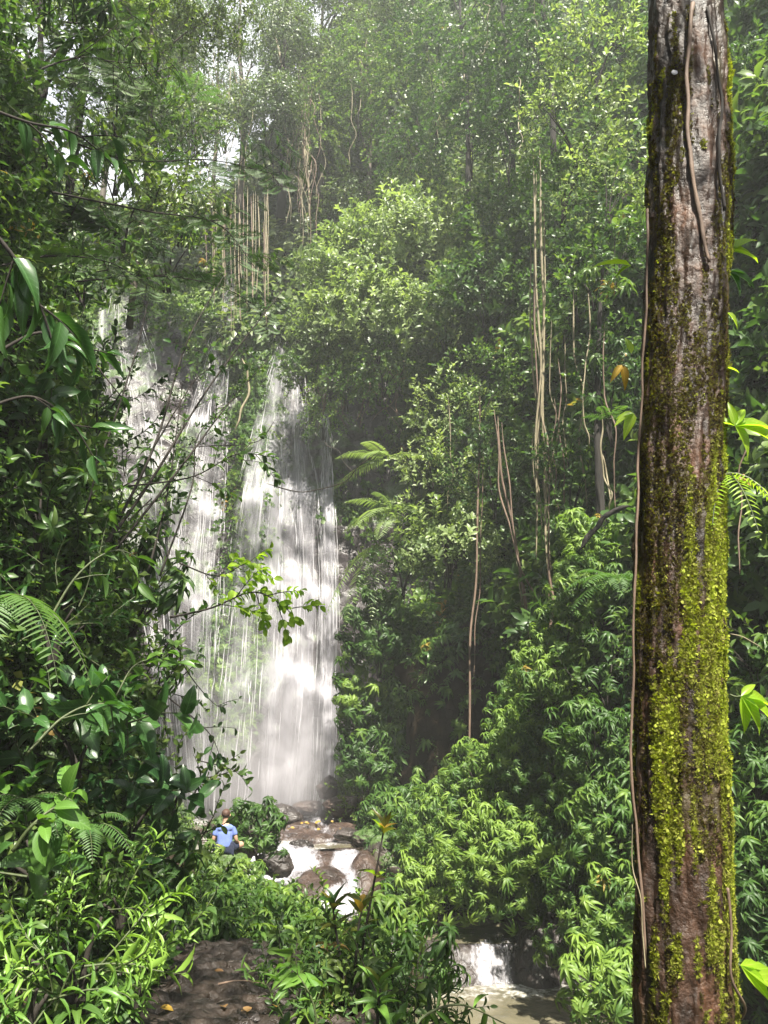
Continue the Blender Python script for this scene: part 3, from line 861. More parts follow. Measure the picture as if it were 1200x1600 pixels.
def waterfall(label, ctrl, layers, threads, seed, opac=0.5, thin=0.0):
    ctrl = np.array(ctrl, float); r = np.random.default_rng(seed); mb = MB()
    y0, y1 = ctrl[0, 0], ctrl[-1, 0]
    for li, (off, mat, add) in enumerate(layers):
        nu, nv = 46, 110
        u, v = np.meshgrid(np.linspace(0, 1, nu), np.linspace(0, 1, nv), indexing='ij'); u, v = u.ravel(), v.ravel()
        py = y0 + (y1 - y0) * v
        a, b = np.interp(py, ctrl[:, 0], ctrl[:, 1]), np.interp(py, ctrl[:, 0], ctrl[:, 2])
        px = a + (b - a) * u
        q = np.stack([px * .05, py * .008, 0 * px + li * 7], -1)
        P = on_face(px, py, off + 0.35 * v ** 1.5 * (off > .2))
        P[:, 1] -= 0.16 * fbm(q * [1.6, 1, 1], 3, seed + li)
        wid = (b - a) * mpp(np.mean(py), 28.5)
        uvm = np.stack([u * wid + li * 31.7, P[:, 2] * -1.0 + li * 11], 1)
        ed = np.clip(np.minimum(u, 1 - u) * 5, 0, 1)
        ti = opac + add - 0.55 * (1 - ed) ** 1.5 + 0.34 * fbm(q * [1.6, .22, 1], 3, seed + 40 + li) + .12 * np.clip(fbm(q * [.4, 2.2, 1], 2, seed + 60), 0, 1)
        for zl in (9.6, 5.9, 2.6, 13.2): ti = ti + .22 * np.exp(-((P[:, 2] - zl - .5 * np.sin(P[:, 0] * 1.3) + .25) / .35) ** 2)   # the water breaks on the ledges
        ti = ti - thin * np.clip((v - .5) * 4, 0, 1) * np.clip((.55 - u) * 5, 0, 1)   # the water is thinner low on the left
        i = (np.arange(nu - 1)[:, None] * nv + np.arange(nv - 1)[None]).ravel()
        mb.add(P, np.stack([i, i + 1, i + nv + 1, i + nv], 1), uv=uvm, mat=mat, tint=ti)
    # separate threads of water, thin ribbons
    K = threads
    u0, py0 = r.random(K), y0 + (y1 - y0) * r.random(K)
    # gather the threads in strands
    u0 = np.clip(u0 + 0.07 * np.sin(u0 * 31 + seed) , 0.03, .97)
    ln = r.uniform(14, 90, K) * np.clip(.5 + (py0 - y0) / 400, .4, 1.2); s = 6
    py = np.minimum(py0[:, None] + ln[:, None] * np.linspace(0, 1, s)[None], y1)
    a, b = np.interp(py, ctrl[:, 0], ctrl[:, 1]), np.interp(py, ctrl[:, 0], ctrl[:, 2])
    px = a + (b - a) * u0[:, None] + np.cumsum(r.normal(0, .5, py.shape), 1)
    P = on_face(px.ravel(), py.ravel(), .42).reshape(K, s, 3)
    P[..., 1] += r.uniform(-.25, .2, (K, 1))
    w = r.uniform(.004, .013, K)[:, None] * np.sin(np.pi * np.linspace(.08, .95, s))[None] * (1 + .5 * r.random((K, s)))
    A = P.copy(); B = P.copy(); A[..., 0] -= w; B[..., 0] += w; B[..., 1] -= w * .5
    V = np.stack([A, B], 2).reshape(-1, 3)
    i = (np.arange(K)[:, None] * s + np.arange(s - 1)[None]).ravel() * 2
    mb.add(V, np.stack([i, i + 1, i + 3, i + 2], 1), mat=2, tint=.5)
    return obj('waterfall', mb, [M['fall'], M['veil'], M['thread']], label=label, kind='structure')

LAY = [(.12, 0, 0.0), (.32, 1, .05), (.5, 0, -.1), (.8, 1, -.05)]
waterfall('broad white main fall dropping in steps on the right of the cliff',
          [(472, 452, 466), (510, 444, 470), (545, 428, 474), (600, 410, 480), (680, 392, 486), (760, 368, 500), (850, 352, 508), (930, 345, 512), (1050, 332, 516), (1180, 318, 512), (1275, 312, 500)], LAY, 420, 5, .44, .34)
waterfall('thin stream slipping down the far right edge of the fall', [(640, 500, 516), (760, 496, 524), (900, 500, 530), (1100, 490, 534), (1265, 484, 528)], LAY[:3], 150, 9, .42)
waterfall('middle fall of lacy white water left of the creeper covered rib',
          [(430, 352, 370), (500, 342, 366), (560, 318, 364), (640, 290, 360), (760, 262, 360), (900, 250, 350), (1080, 262, 336), (1270, 290, 330)], LAY, 260, 6, .31)
waterfall('left fall glimpsed through the branches near the top of the cliff',
          [(435, 165, 205), (500, 140, 225), (560, 135, 250), (680, 150, 268), (820, 190, 264), (1000, 230, 270), (1270, 250, 300)], LAY[:3], 160, 7, .27)

def strip(poly, wid, n, zoff=0.0, foam=None, seed=3):
    f = polyfn(poly); w = wid
    def g(u, v):
        p = f(u); q = f(np.clip(u + .02, 0, 1)) - f(np.clip(u - .02, 0, 1)); t = nrm(q[:, :2]); s = (v - .5) * 2 * w
        P = np.stack([p[:, 0] + t[:, 1] * s, p[:, 1] - t[:, 0] * s, p[:, 2] + zoff], -1)
        P[:, 2] += 0.025 * fbm(P * [1.8, 1.8, 0], 3, seed)
        return P
    P, Q, UV = grid(g, n, 40)
    t = foam(P) if foam else 0.0
    return MB().add(P, Q, uv=UV, tint=t)
obj('water', strip([(-4.6, 28.2, -1.98), (-3.6, 24, -1.98), (-2.6, 21.2, -1.98)], 3.4, 60, .0, lambda p: .15 + .45 * np.clip((p[:, 1] - 24.5) / 2, 0, 1) + .35 * (fbm(p * [1.2, 1.2, 0], 2, 8) > .05)), M['water'], label='shallow foaming riffle below the falls', kind='structure')
obj('water', strip([(-2.7, 19.6, -2.80), (-1.7, 18.6, -2.82), (-0.2, 18.1, -2.86), (2.2, 18.05, -2.86), (3.6, 18.05, -2.86)], 1.38, 60, .0, lambda p: .12 + .5 * np.clip((p[:, 1] - 18.0) / 1.0, 0, 1)), M['water'], label='brown pool between the two cascades', kind='structure')
obj('water', strip([(1.6, 17.0, -3.42), (1.9, 13.2, -3.42), (2.3, 9, -3.42), (3.2, 4, -3.5), (4.0, -4, -3.6)], 2.3, 90, .0, lambda p: -.05 + .5 * np.clip((p[:, 1] - 14.9) / .8, 0, 1) + .16 * np.clip(fbm(p * [1.1, 1.1, 0], 3, 12) * 2, 0, 1) * (p[:, 1] > 13.2)), M['water'], label='calm greenish brown pool under the lower cascade', kind='structure')

def rapids(rock_label, water_label, xr, yr, zt, zb, steps, bumps, chan, seed, opac, nx=150, ny=110, mat='rock'):
    """a rocky step in the stream: one displaced rock bed, and the water that follows its surface.
    steps: (y, width, share of the drop); bumps: (x, y, rx, ry, height); chan: (x, half width, strength)"""
    def h(x, y):
        z = np.full(x.shape, zb)
        wob = .16 * fbm(np.stack([x * 1.3, 0 * x, 0 * x + seed], -1), 3, seed)
        for (sy, sw, sh) in steps: z = z + (zt - zb) * sh / (1 + np.exp(-(y - sy - wob) / sw))
        for (bx, by, rx, ry, bh) in bumps: z = z + bh * np.sqrt(np.clip(1 - ((x - bx) / rx) ** 2 - ((y - by) / ry) ** 2, 0, 1))
        q = np.stack([x, y, 0 * x + seed], -1)
        return z + .10 * fbm(q * 1.6, 3, seed + 1) - .07 * np.abs(fbm(q * 3.6, 3, seed + 2)) + .02 * fbm(q * 10, 3, seed + 3)
    def rock(u, v):
        x, y = xr[0] + (xr[1] - xr[0]) * u, yr[0] + (yr[1] - yr[0]) * v
        return np.stack([x, y, h(x, y) - .03], -1)
    P, Q, UV = grid(rock, nx, ny)
    obj('rock_ledge', MB().add(P, Q, uv=UV), M[mat], label=rock_label, cat='rock')
    mb = MB()
    for li, off in enumerate((.015, .055, .10)):
        def wat(u, v):
            x, y = xr[0] + (xr[1] - xr[0]) * u, yr[0] + (yr[1] - yr[0]) * v
            # water bridges the hollows of the rock: mean of the bed just around
            z = (h(x, y) + h(x + .07, y) + h(x - .07, y) + h(x, y + .1) + h(x, y - .05)) / 5
            return np.stack([x, y, z + off + .03 * fbm(np.stack([x * 3, y * 3, z * 3 + li], -1), 3, seed + 9)], -1)
        P, Q, UV = grid(wat, nx, ny)
        lvl = zb + (zt - zb) / (1 + np.exp(-(P[:, 1] - steps[len(steps) // 2][0]) / .5))
        t = np.full(len(P), opac - .1 * li)
        c = np.zeros(len(P))
        for (cx, cw, cs) in chan: c = np.maximum(c, cs * np.exp(-((P[:, 0] - cx) / cw) ** 4))
        bmp = np.zeros(len(P))
        for (bx, by, rx, ry, bh) in bumps: bmp = np.maximum(bmp, np.clip(1.05 - ((P[:, 0] - bx) / rx) ** 2 - ((P[:, 1] - by) / ry) ** 2, 0, 1) * (bh > .12))
        slope = np.abs(h(P[:, 0], P[:, 1] + .08) - h(P[:, 0], P[:, 1] - .08)) / .16
        t = t + c - .8 * bmp + .13 * np.clip(slope, 0, 1.6) + .3 * fbm(P * [1.8, .8, .8], 3, seed + 20)
        ex = np.clip(np.minimum(UV[:, 0], 1 - UV[:, 0]) * 8, 0, 1); ey = np.clip(np.minimum(UV[:, 1], 1 - UV[:, 1]) * 9, 0, 1)
        t = t - .6 * (1 - ex) - .6 * (1 - ey)
        mb.add(P, Q, uv=np.stack([P[:, 0] + li * 9, P[:, 1] * .9 + P[:, 2] * 1.2], -1), tint=t)
    # flying drops
    r = np.random.default_rng(seed); K = 500; ok = []
    x = r.uniform(*xr, K); y = r.uniform(*yr, K); st = np.abs(h(x, y + .08) - h(x, y - .08)) / .16
    cc = np.zeros(K)
    for (cx, cw, cs) in chan: cc = np.maximum(cc, (cs > 0) * np.exp(-((x - cx) / cw) ** 4))
    q = (st > .35) & (cc > .4); x, y = x[q], y[q]; K = len(x)
    if K:
        P = np.stack([x, y - .05, h(x, y) + .06 + r.exponential(.05, K)], -1)
        add_leaves(mb, leaf_tpl(2, 'ellip', .2, .4), P, nrm(r.normal(size=(K, 3)) + [0, -.5, .3]), nrm(r.normal(size=(K, 3))), r.uniform(.02, .06, K), r.uniform(.008, .02, K), 1, .5)
    obj('cascade', mb, [M['cascade'], M['thread']], label=water_label, kind='structure')
rapids('brown rock bed of the upper cascade with a rounded hump', 'frothy white cascade parting round the brown rock below the falls',
       (-4.1, -.1), (18.0, 21.9), -2.0, -2.82, [(20.6, .10, .35), (19.7, .16, .35), (18.7, .12, .3)], [(-1.45, 19.3, .70, .9, .42), (-.45, 19.8, .4, .8, .6), (-3.9, 19.6, .4, .7, .3), (-2.6, 21.0, .35, .4, .10)], [(-3.1, .95, .42), (-.95, .36, .36), (-2.1, .5, .2)], 31, .32, mat='redrock')
rapids('stony bed of the riffle between the falls and the cascade', 'low white riffle over stones below the falls',
       (-5.4, -.4), (21.6, 26.6), -1.78, -1.98, [(22.3, .12, .3), (23.6, .15, .3), (25.2, .2, .4)], [(-3.2, 23.2, .5, .4, .2), (-1.8, 22.8, .5, .35, .18), (-4.2, 24.4, .5, .4, .25), (-2.4, 24.6, .6, .4, .16), (-1.2, 24.0, .5, .5, .25)], [(-3.0, 1.6, .14)], 37, .24, mat='redrock')
rapids('black wet rock step of the lower cascade', 'small white waterfall tumbling into the lower pool',
       (-.6, 3.5), (15.6, 17.4), -2.83, -3.5, [(16.45, .07, .55), (16.2, .05, .45)], [(2.95, 16.4, .42, .5, .42), (3.5, 16.6, .4, .5, .5), (1.0, 16.3, .35, .3, .16), (-.2, 16.5, .6, .5, .32), (.45, 16.25, .3, .3, .2)], [(2.1, .34, .30), (1.3, .35, .04), (3.3, .07, .45)], 33, .14)

# ------------------------------------------------------------------ rocks
def boulder_mb(rx, ry, rz, seed, amp=.28, n=22):
    def g(u, v):
        a = 2 * np.pi * u; b = np.pi * (v - .5); d = np.stack([np.cos(a) * np.cos(b), np.sin(a) * np.cos(b), np.sin(b)], -1)
        rr = 1 + amp * fbm(d * 1.3 + seed * 3.1, 3, seed) - amp * .5 * np.abs(fbm(d * 2.6 + seed, 3, seed + 2)) + amp * .22 * fbm(d * 9 + seed, 3, seed + 5)
        P = d * rr[:, None]
        return P * [rx, ry, rz]
    P, Q, UV = grid(g, n * 2, n)
    return MB().add(P, Q[:, ::-1], uv=UV)
BN = [0]
def boulder(px, py, d, rw, rh, label, mat='rock', name='boulder', ry=None, parent=None, cat='boulder', group=None):
    BN[0] += 1
    m_ = mpp(py, d); c = W(px, py, d)
    return obj(name, boulder_mb(rw * m_, (ry or rw) * m_ * .8, rh * m_, BN[0], .36, 34), M[mat], label=label, cat=cat, loc=tuple(c), group=group, parent=parent)
boulder(350, 1356, 16.6, 42, 27, 'flat topped mossy boulder that the person sits on', 'mossrock')
boulder(388, 1300, 18.3, 30, 40, 'dark round boulder with a bush on it behind the person', 'mossrock')
boulder(345, 1300, 18.9, 22, 24, 'grey green boulder left of the person\'s head', 'mossrock')
boulder(430, 1352, 18.9, 28, 20, 'smooth dark boulder below the bush at the edge of the white cascade')
boulder(610, 1352, 20.5, 44, 46, 'mossy bank rock right of the cascade', 'mossrock')
boulder(455, 1428, 17.5, 22, 14, 'low wet stones at the foot of the cascade, beside the bush')
boulder(430, 1424, 17.6, 14, 12, 'small wet stone left of the low stones under the cascade')
boulder(512, 1232, 26.2, 17, 18, 'tall reddish boulder right of the foot of the falls', 'redrock')
boulder(480, 1262, 26.0, 22, 12, 'pale brown boulder washed by the falls', 'redrock')
boulder(440, 1278, 25.0, 34, 18, 'dark boulder in the spray at the foot of the falls', 'rock')
boulder(545, 1262, 25.2, 38, 18, 'rusty rubble rock under the right wall', 'redrock')
boulder(545, 1304, 22.5, 22, 9, 'dark wet slab at the right of the upper stream')
boulder(470, 1322, 21.8, 20, 9, 'wet grey stone just above the cascade')
boulder(580, 1310, 22.0, 30, 14, 'brown stone at the right bank above the cascade', 'mossrock')
boulder(820, 1506, 16.6, 26, 38, 'black boulder right of the lower cascade')
boulder(870, 1500, 16.4, 30, 46, 'large dark boulder in the hollow under the bushes')
boulder(673, 1450, 17.6, 14, 8, 'small pale stone on the lip of the brown pool')
boulder(640, 1440, 17.9, 22, 12, 'light brown stone under the drooping bush', 'redrock')
boulder(545, 1450, 17.2, 20, 8, 'submerged brown stone in the middle pool')
# yellow fallen leaves on the rust shelf
for k in range(12):
    px, py = 452 + 7.2 * k + rng.uniform(-9, 9), 1281
    mb = MB(); add_leaves(mb, leaf_tpl(3, 'ellip', .2, .5), [[0, 0, 0]], [[math.cos(k * 2.1), math.sin(k * 2.1), 0]], [[rng.normal(0, .3), -.7, .8]], .13, .08, 0, .5)
    obj('fallen_leaf', mb, M['yellow'], label='yellow fallen leaf on the %s of the rust coloured rock shelf' % ['left end', 'middle', 'right end'][k // 4], cat='leaf', group='yellow leaves on the rock shelf', loc=(W(px, py, 24.2)[0], 24.0 + rng.uniform(-.9, .7), -1.72))

# ------------------------------------------------------------------ path
def path_fn(u, v):
    y = 2.2 + 6.6 * u; x0 = np.interp(y, [3, 4.7, 8, 11], [-.72, -.86, -1.33, -1.85]); x = x0 + (v - .5) * 1.7
    z = np.interp(y, [3, 4.7, 8, 11], [0, -.05, -.55, -1.25])
    q = np.stack([x, y, 0 * x], -1)
    z = z + .075 * fbm(q * 1.6, 4, 21) + .022 * (1 - np.abs(fbm(q * 3.6, 3, 22)) * 3).clip(-1, 1) + .012 * fbm(q * 16, 3, 23) - .12 * np.clip(np.abs(v - .5) * 2 - .75, 0, 1)
    z = z - .35 * np.clip((u - .86) / .14, 0, 1) ** 1.5 + .03 * (1 - np.abs(fbm(q * 6, 3, 29)) * 4).clip(-1, 1)
    return np.stack([x, y, z + .02], -1)
PP, PQ, PUV = grid(path_fn, 300, 110)
path = obj('path', MB().add(PP, PQ, uv=PUV), M['path'], label='wet trodden earth path with embedded rocks', kind='structure')
pr = np.random.default_rng(3)
stone_mesh = [boulder_mb(1, 1, .6, 50 + k, .35, 9).mesh('stone', M['path'] if k < 3 else M['rock']) for k in range(5)]
for k in range(75):
    i = pr.integers(0, len(PP)); p = PP[i]
    if not 3.8 < p[1] < 9: continue
    o = bpy.data.objects.new('stone', stone_mesh[k % 5]); col.objects.link(o); o.parent = path
    s = pr.uniform(.015, .05) * (2.4 if k % 12 == 0 else 1); o.location = (p[0], p[1], p[2] - s * .2); o.scale = (s * pr.uniform(.8, 1.5), s * pr.uniform(.8, 1.3), s * .7); o.rotation_euler = (0, 0, pr.uniform(0, 6))
for k, (px, py, mt, lab) in enumerate([(250, 1562, 'yellow', 'yellow fallen leaf at the left edge of the path'), (352, 1574, 'dead', 'brown curled leaf lying in the middle of the path'), (395, 1543, 'dead', 'brown leaf beside the stick on the path'), (335, 1510, 'dead', 'small dead leaf near the far end of the path'), (432, 1566, 'yellow', 'yellowish leaf on the path under the front bush')]):
    c = W(px, py, 1.65 * 1.12 / .395); d_ = 5.0 if py > 1540 else 6.3; c = W(px, py, d_)
    y = c[1]; c[2] = np.interp(y, [3, 4.7, 8, 11], [0, -.05, -.55, -1.25]) + .06
    mb = MB(); add_leaves(mb, leaf_tpl(4, 'ellip', .25, .6), [[0, 0, 0]], [[math.cos(k * 2), math.sin(k * 2), 0]], [[.1, -.2, 1]], .085, .05, 0, .5)
    obj('fallen_leaf', mb, M[mt], label=lab, cat='leaf', loc=tuple(c))
mb = MB(); c0 = W(372, 1546, 5.2); c0[2] = 0.02
add_tube(mb, curve([[-.12, 0, 0], [0, .02, .015], [.16, .0, 0.005]], 6), [.008, .007, .004, .004, .004, .003], 5)
obj('stick', mb, M['liana_brown'], label='short broken stick lying across the path', cat='stick', loc=tuple(c0))

# ------------------------------------------------------------------ shrubs and bushes
SHOOT_R = {'herb': .26, 'twig': .32, 'lance': .3, 'broad': .35, 'fern': .45, 'vine': .5, 'cloud': .5, 'pinnate': .6}
def bush(px, py, d, rw, rh, kind, label, name='bush', cat='bush', dens=1.25, tint=.0, over=None, s=1.0, depth=.8, upw=.4, group=None, stems=4, droopy=False):
    if kind == 'herb_mid': s *= .8
    m_ = mpp(py, d); c = W(px, py, d); R = np.array([rw * m_, rw * m_ * depth, rh * m_])
    k0 = kind.split('_')[0]; r_ = SHOOT_R[k0] * s
    area = 4 * math.pi * ((R[0] * R[1]) ** 1.6 + (R[0] * R[2]) ** 1.6 + (R[1] * R[2]) ** 1.6) ** (1 / 1.6) / 3 ** (1 / 1.6)
    K = int(min(650, max(7, dens * 2.6 * area / (r_ * r_ * 3.14))))
    e = nrm(rng.normal(size=(K * 3, 3))); e = e[(e[:, 1] < .45) & (e[:, 2] > -.75)][:K]; K = len(e)
    seed = int(px * 7 + py) % 9973
    lump = 1 + .42 * fbm(e * 1.9 + seed, 2, seed) + .30 * fbm(e * 4.5 + seed, 2, seed + 1)
    depthf = np.where(rng.random(K) < .3, rng.uniform(.55, .9, K), 1) * lump
    P = e * R * depthf[:, None] + rng.normal(0, .13, (K, 3)) * R
    nrmv = nrm(e / R)
    D = nrmv * (1 - upw) + UPV * upw + rng.normal(0, .25, (K, 3))
    if k0 == 'vine' or droopy: D = nrmv * .5 - UPV * .7 + rng.normal(0, .2, (K, 3))
    P = P - nrm(D) * r_ * .5
    S = s * rng.uniform(.7, 1.25, K)
    protos = PROTO[kind]; mb = MB()
    if kind == 'herb_near': protos = protos + PROTO['twig_' + kind.split('_')[1]][:1]
    elif k0 == 'twig' and d < 16: protos = protos + PROTO['herb_' + kind.split('_')[1]][:1]
    ix = rng.integers(0, len(protos), K); Rm = frames(D, rng.uniform(0, 6.28, K)); S = S * rng.uniform(.75, 1.2, K)
    tn = .5 + tint + rng.normal(0, .11, K) + .9 * (rng.random(K) < .003) + .18 * (e[:, 2] * .0) + .2 * fbm(P * 1.3 + seed, 2, seed + 7)  # tint also lightens bushes meant as sunlit and darkens shaded ones
    base = np.array([0, .25 * R[1], -R[2]])
    for j, p in enumerate(protos):
        q = ix == j
        if q.any(): mb.add_mb(p, Rm[q], P[q] - base, S[q], tn[q])
    root = thing(name, label, cat, c + base, group=group)
    obj('foliage', mb, mats_for(kind, over), root)
    if stems:
        sb = MB()
        for j in range(stems):
            e_ = P[rng.integers(0, K)] * .8 - base
            add_tube(sb, curve([[rng.normal(0, .06) * R[0], 0, -.1 * R[2]], e_ * [.3, .3, .5], e_], 6), np.linspace(.018, .006, 6) * (1 + .6 * R[0]), 5)
        obj('stem', sb, M['twigwood'], root)
    return root

B = bush
# the great bush over the hollow, right of the falls
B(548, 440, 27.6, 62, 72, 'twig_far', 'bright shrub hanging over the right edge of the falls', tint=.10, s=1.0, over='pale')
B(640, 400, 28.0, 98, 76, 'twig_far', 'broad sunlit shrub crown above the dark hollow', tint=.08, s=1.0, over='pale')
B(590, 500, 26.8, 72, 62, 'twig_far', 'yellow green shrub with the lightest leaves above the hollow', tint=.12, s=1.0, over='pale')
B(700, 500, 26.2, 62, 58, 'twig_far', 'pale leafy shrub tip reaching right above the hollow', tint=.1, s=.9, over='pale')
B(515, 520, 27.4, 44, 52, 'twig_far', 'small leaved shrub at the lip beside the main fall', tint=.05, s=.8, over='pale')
B(540, 590, 27.3, 42, 48, 'vine_far', 'brownish hanging vines under the sunlit shrub', 'hanging_vines', 'vines', s=.7)
B(600, 575, 27.0, 50, 42, 'vine_far', 'tangle of drooping vines at the top of the hollow', 'hanging_vines', 'vines', s=.7)
B(475, 585, 27.6, 26, 38, 'twig_far', 'small bush clinging over the white main fall', s=.6)
B(505, 655, 27.5, 26, 30, 'vine_far', 'little vine tuft beside the thin right stream', 'hanging_vines', 'vines', s=.5)
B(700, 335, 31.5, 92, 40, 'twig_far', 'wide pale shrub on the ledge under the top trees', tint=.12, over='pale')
B(575, 335, 33, 70, 50, 'cloud', 'grey green shrub behind the ledge shrub')
B(800, 380, 25, 70, 70, 'twig_far', 'dark leafy shrub right of the ledge, above the lianas', tint=-.1)
B(760, 470, 24.5, 62, 62, 'twig_far', 'shaded shrub behind the upper lianas', tint=-.08)
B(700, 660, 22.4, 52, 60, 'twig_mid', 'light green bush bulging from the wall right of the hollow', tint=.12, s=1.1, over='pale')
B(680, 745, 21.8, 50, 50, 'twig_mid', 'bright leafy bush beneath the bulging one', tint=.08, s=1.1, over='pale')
B(755, 600, 22.5, 48, 55, 'twig_mid', 'shrub with narrow leaves left of the thick lianas', s=1.1)
B(770, 740, 21, 62, 70, 'twig_mid', 'dark green shrub behind the hanging roots', tint=-.1, s=1.1)
B(700, 860, 21.6, 60, 52, 'twig_far', 'shrub with a silvery sunlit patch halfway down the wall', tint=.1, s=.8, over='pale')
B(630, 870, 22.8, 42, 60, 'twig_mid', 'leafy bush on the left corner of the wall', tint=0.0)
B(592, 990, 23.6, 50, 62, 'herb_far', 'clump of drooping herbs on the wall corner beside the falls')
B(562, 1085, 24.0, 36, 62, 'herb_far', 'bright herbs overhanging the right side of the fall', tint=.16)
B(575, 1180, 24.0, 40, 55, 'herb_far', 'shaded herbs low on the wall near the fall foot', tint=.02)
B(560, 1245, 24.6, 30, 30, 'twig_mid', 'yellowish low shrub on the rubble by the rust shelf', tint=.22, s=.7)
B(620, 1265, 22.6, 50, 34, 'herb_far', 'grey green herbs above the right bank stones', tint=.0)
B(650, 1320, 20.5, 52, 46, 'herb_mid', 'dim herbs draping the bank behind the tall flower stem', tint=-.02)
B(590, 1290, 22.8, 28, 18, 'herb_far', 'low dark herbs right of the upper stream slabs', tint=-.05)
# bulge of drooping herbs over the lower cascade
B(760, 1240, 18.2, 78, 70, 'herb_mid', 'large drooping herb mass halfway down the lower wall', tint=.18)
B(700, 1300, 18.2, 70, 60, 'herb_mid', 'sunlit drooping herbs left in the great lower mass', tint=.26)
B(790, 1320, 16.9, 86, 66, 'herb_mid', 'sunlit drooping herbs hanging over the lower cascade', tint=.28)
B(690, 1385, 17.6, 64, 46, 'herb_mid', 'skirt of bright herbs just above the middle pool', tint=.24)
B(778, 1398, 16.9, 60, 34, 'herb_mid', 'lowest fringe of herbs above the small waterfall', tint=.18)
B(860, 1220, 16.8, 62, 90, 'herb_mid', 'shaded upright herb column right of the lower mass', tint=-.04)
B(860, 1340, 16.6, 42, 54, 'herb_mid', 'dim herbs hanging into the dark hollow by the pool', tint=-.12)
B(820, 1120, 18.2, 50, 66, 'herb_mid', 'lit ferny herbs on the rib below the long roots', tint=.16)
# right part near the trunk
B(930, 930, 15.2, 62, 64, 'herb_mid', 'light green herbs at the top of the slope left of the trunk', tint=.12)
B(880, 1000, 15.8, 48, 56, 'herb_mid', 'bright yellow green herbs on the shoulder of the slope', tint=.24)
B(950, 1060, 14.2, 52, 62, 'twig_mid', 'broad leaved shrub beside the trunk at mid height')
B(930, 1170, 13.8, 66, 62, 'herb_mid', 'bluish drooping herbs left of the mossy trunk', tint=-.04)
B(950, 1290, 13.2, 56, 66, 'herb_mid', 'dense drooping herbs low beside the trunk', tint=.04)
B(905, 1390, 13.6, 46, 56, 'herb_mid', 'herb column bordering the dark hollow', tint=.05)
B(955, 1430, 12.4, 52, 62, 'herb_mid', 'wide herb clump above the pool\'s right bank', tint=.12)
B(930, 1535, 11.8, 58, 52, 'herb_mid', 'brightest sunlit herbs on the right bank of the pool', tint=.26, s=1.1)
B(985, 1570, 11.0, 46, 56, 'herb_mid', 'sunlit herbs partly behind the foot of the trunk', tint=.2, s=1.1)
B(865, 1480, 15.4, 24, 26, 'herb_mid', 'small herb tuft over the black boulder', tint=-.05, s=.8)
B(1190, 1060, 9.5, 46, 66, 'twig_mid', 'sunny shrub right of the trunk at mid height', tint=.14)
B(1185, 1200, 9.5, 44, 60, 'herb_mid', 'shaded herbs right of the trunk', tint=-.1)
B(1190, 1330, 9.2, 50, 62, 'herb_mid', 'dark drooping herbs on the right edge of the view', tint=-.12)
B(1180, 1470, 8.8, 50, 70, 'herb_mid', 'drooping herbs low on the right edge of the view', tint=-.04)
B(1180, 170, 15, 50, 120, 'twig_mid', 'hazy leafy shrub right of the upper trunk', tint=.0)
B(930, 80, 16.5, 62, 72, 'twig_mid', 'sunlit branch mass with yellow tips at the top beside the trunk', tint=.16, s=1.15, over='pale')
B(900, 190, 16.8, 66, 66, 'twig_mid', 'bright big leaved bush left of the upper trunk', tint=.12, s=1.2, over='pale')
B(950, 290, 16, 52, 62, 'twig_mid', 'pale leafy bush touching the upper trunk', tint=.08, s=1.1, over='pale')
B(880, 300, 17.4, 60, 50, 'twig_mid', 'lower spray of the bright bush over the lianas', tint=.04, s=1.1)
B(960, 400, 15.5, 40, 52, 'twig_mid', 'small bush beside the trunk where the single big leaf grows', tint=.05)
B(900, 440, 18, 40, 60, 'twig_mid', 'dim bush behind the straight tree')
B(950, 600, 15.8, 42, 92, 'twig_mid', 'dark leafy growth between the straight tree and the trunk', tint=-.12)
B(890, 760, 17, 46, 76, 'twig_mid', 'dark growth behind the right lianas', tint=-.1)
# creeper drapes of the upper canopy
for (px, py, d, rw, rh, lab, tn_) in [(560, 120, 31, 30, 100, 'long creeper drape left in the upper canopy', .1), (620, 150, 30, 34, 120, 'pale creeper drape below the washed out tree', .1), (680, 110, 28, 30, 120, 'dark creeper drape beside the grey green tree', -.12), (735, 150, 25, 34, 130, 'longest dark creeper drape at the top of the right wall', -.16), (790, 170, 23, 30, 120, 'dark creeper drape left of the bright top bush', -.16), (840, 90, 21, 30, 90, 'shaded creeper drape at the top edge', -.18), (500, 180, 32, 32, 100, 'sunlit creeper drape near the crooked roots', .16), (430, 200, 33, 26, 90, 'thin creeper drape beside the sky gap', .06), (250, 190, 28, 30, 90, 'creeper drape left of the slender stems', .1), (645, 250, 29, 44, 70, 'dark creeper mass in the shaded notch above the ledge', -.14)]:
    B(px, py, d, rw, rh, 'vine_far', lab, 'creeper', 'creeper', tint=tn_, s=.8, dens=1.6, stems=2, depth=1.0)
B(330, 1452, 9.4, 46, 26, 'herb_near', 'herbs closing the far end of the path on the left', tint=.04, s=.7)
B(395, 1462, 9.2, 44, 22, 'herb_near', 'herbs closing the far end of the path on the right', tint=.06, s=.7)
B(928, 450, 15.0, 40, 32, 'twig_mid', 'leafy shrub hiding the top of the straight dark tree', tint=.02)
B(855, 1060, 15.9, 50, 56, 'herb_mid', 'bright herbs in the middle of the diagonal carpet', tint=.22)  # raised tint along the carpet paints it as sunlit
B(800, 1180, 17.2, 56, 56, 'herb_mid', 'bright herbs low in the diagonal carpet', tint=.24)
B(910, 850, 15.6, 44, 46, 'herb_mid', 'herbs at the top end of the diagonal carpet', tint=.16)
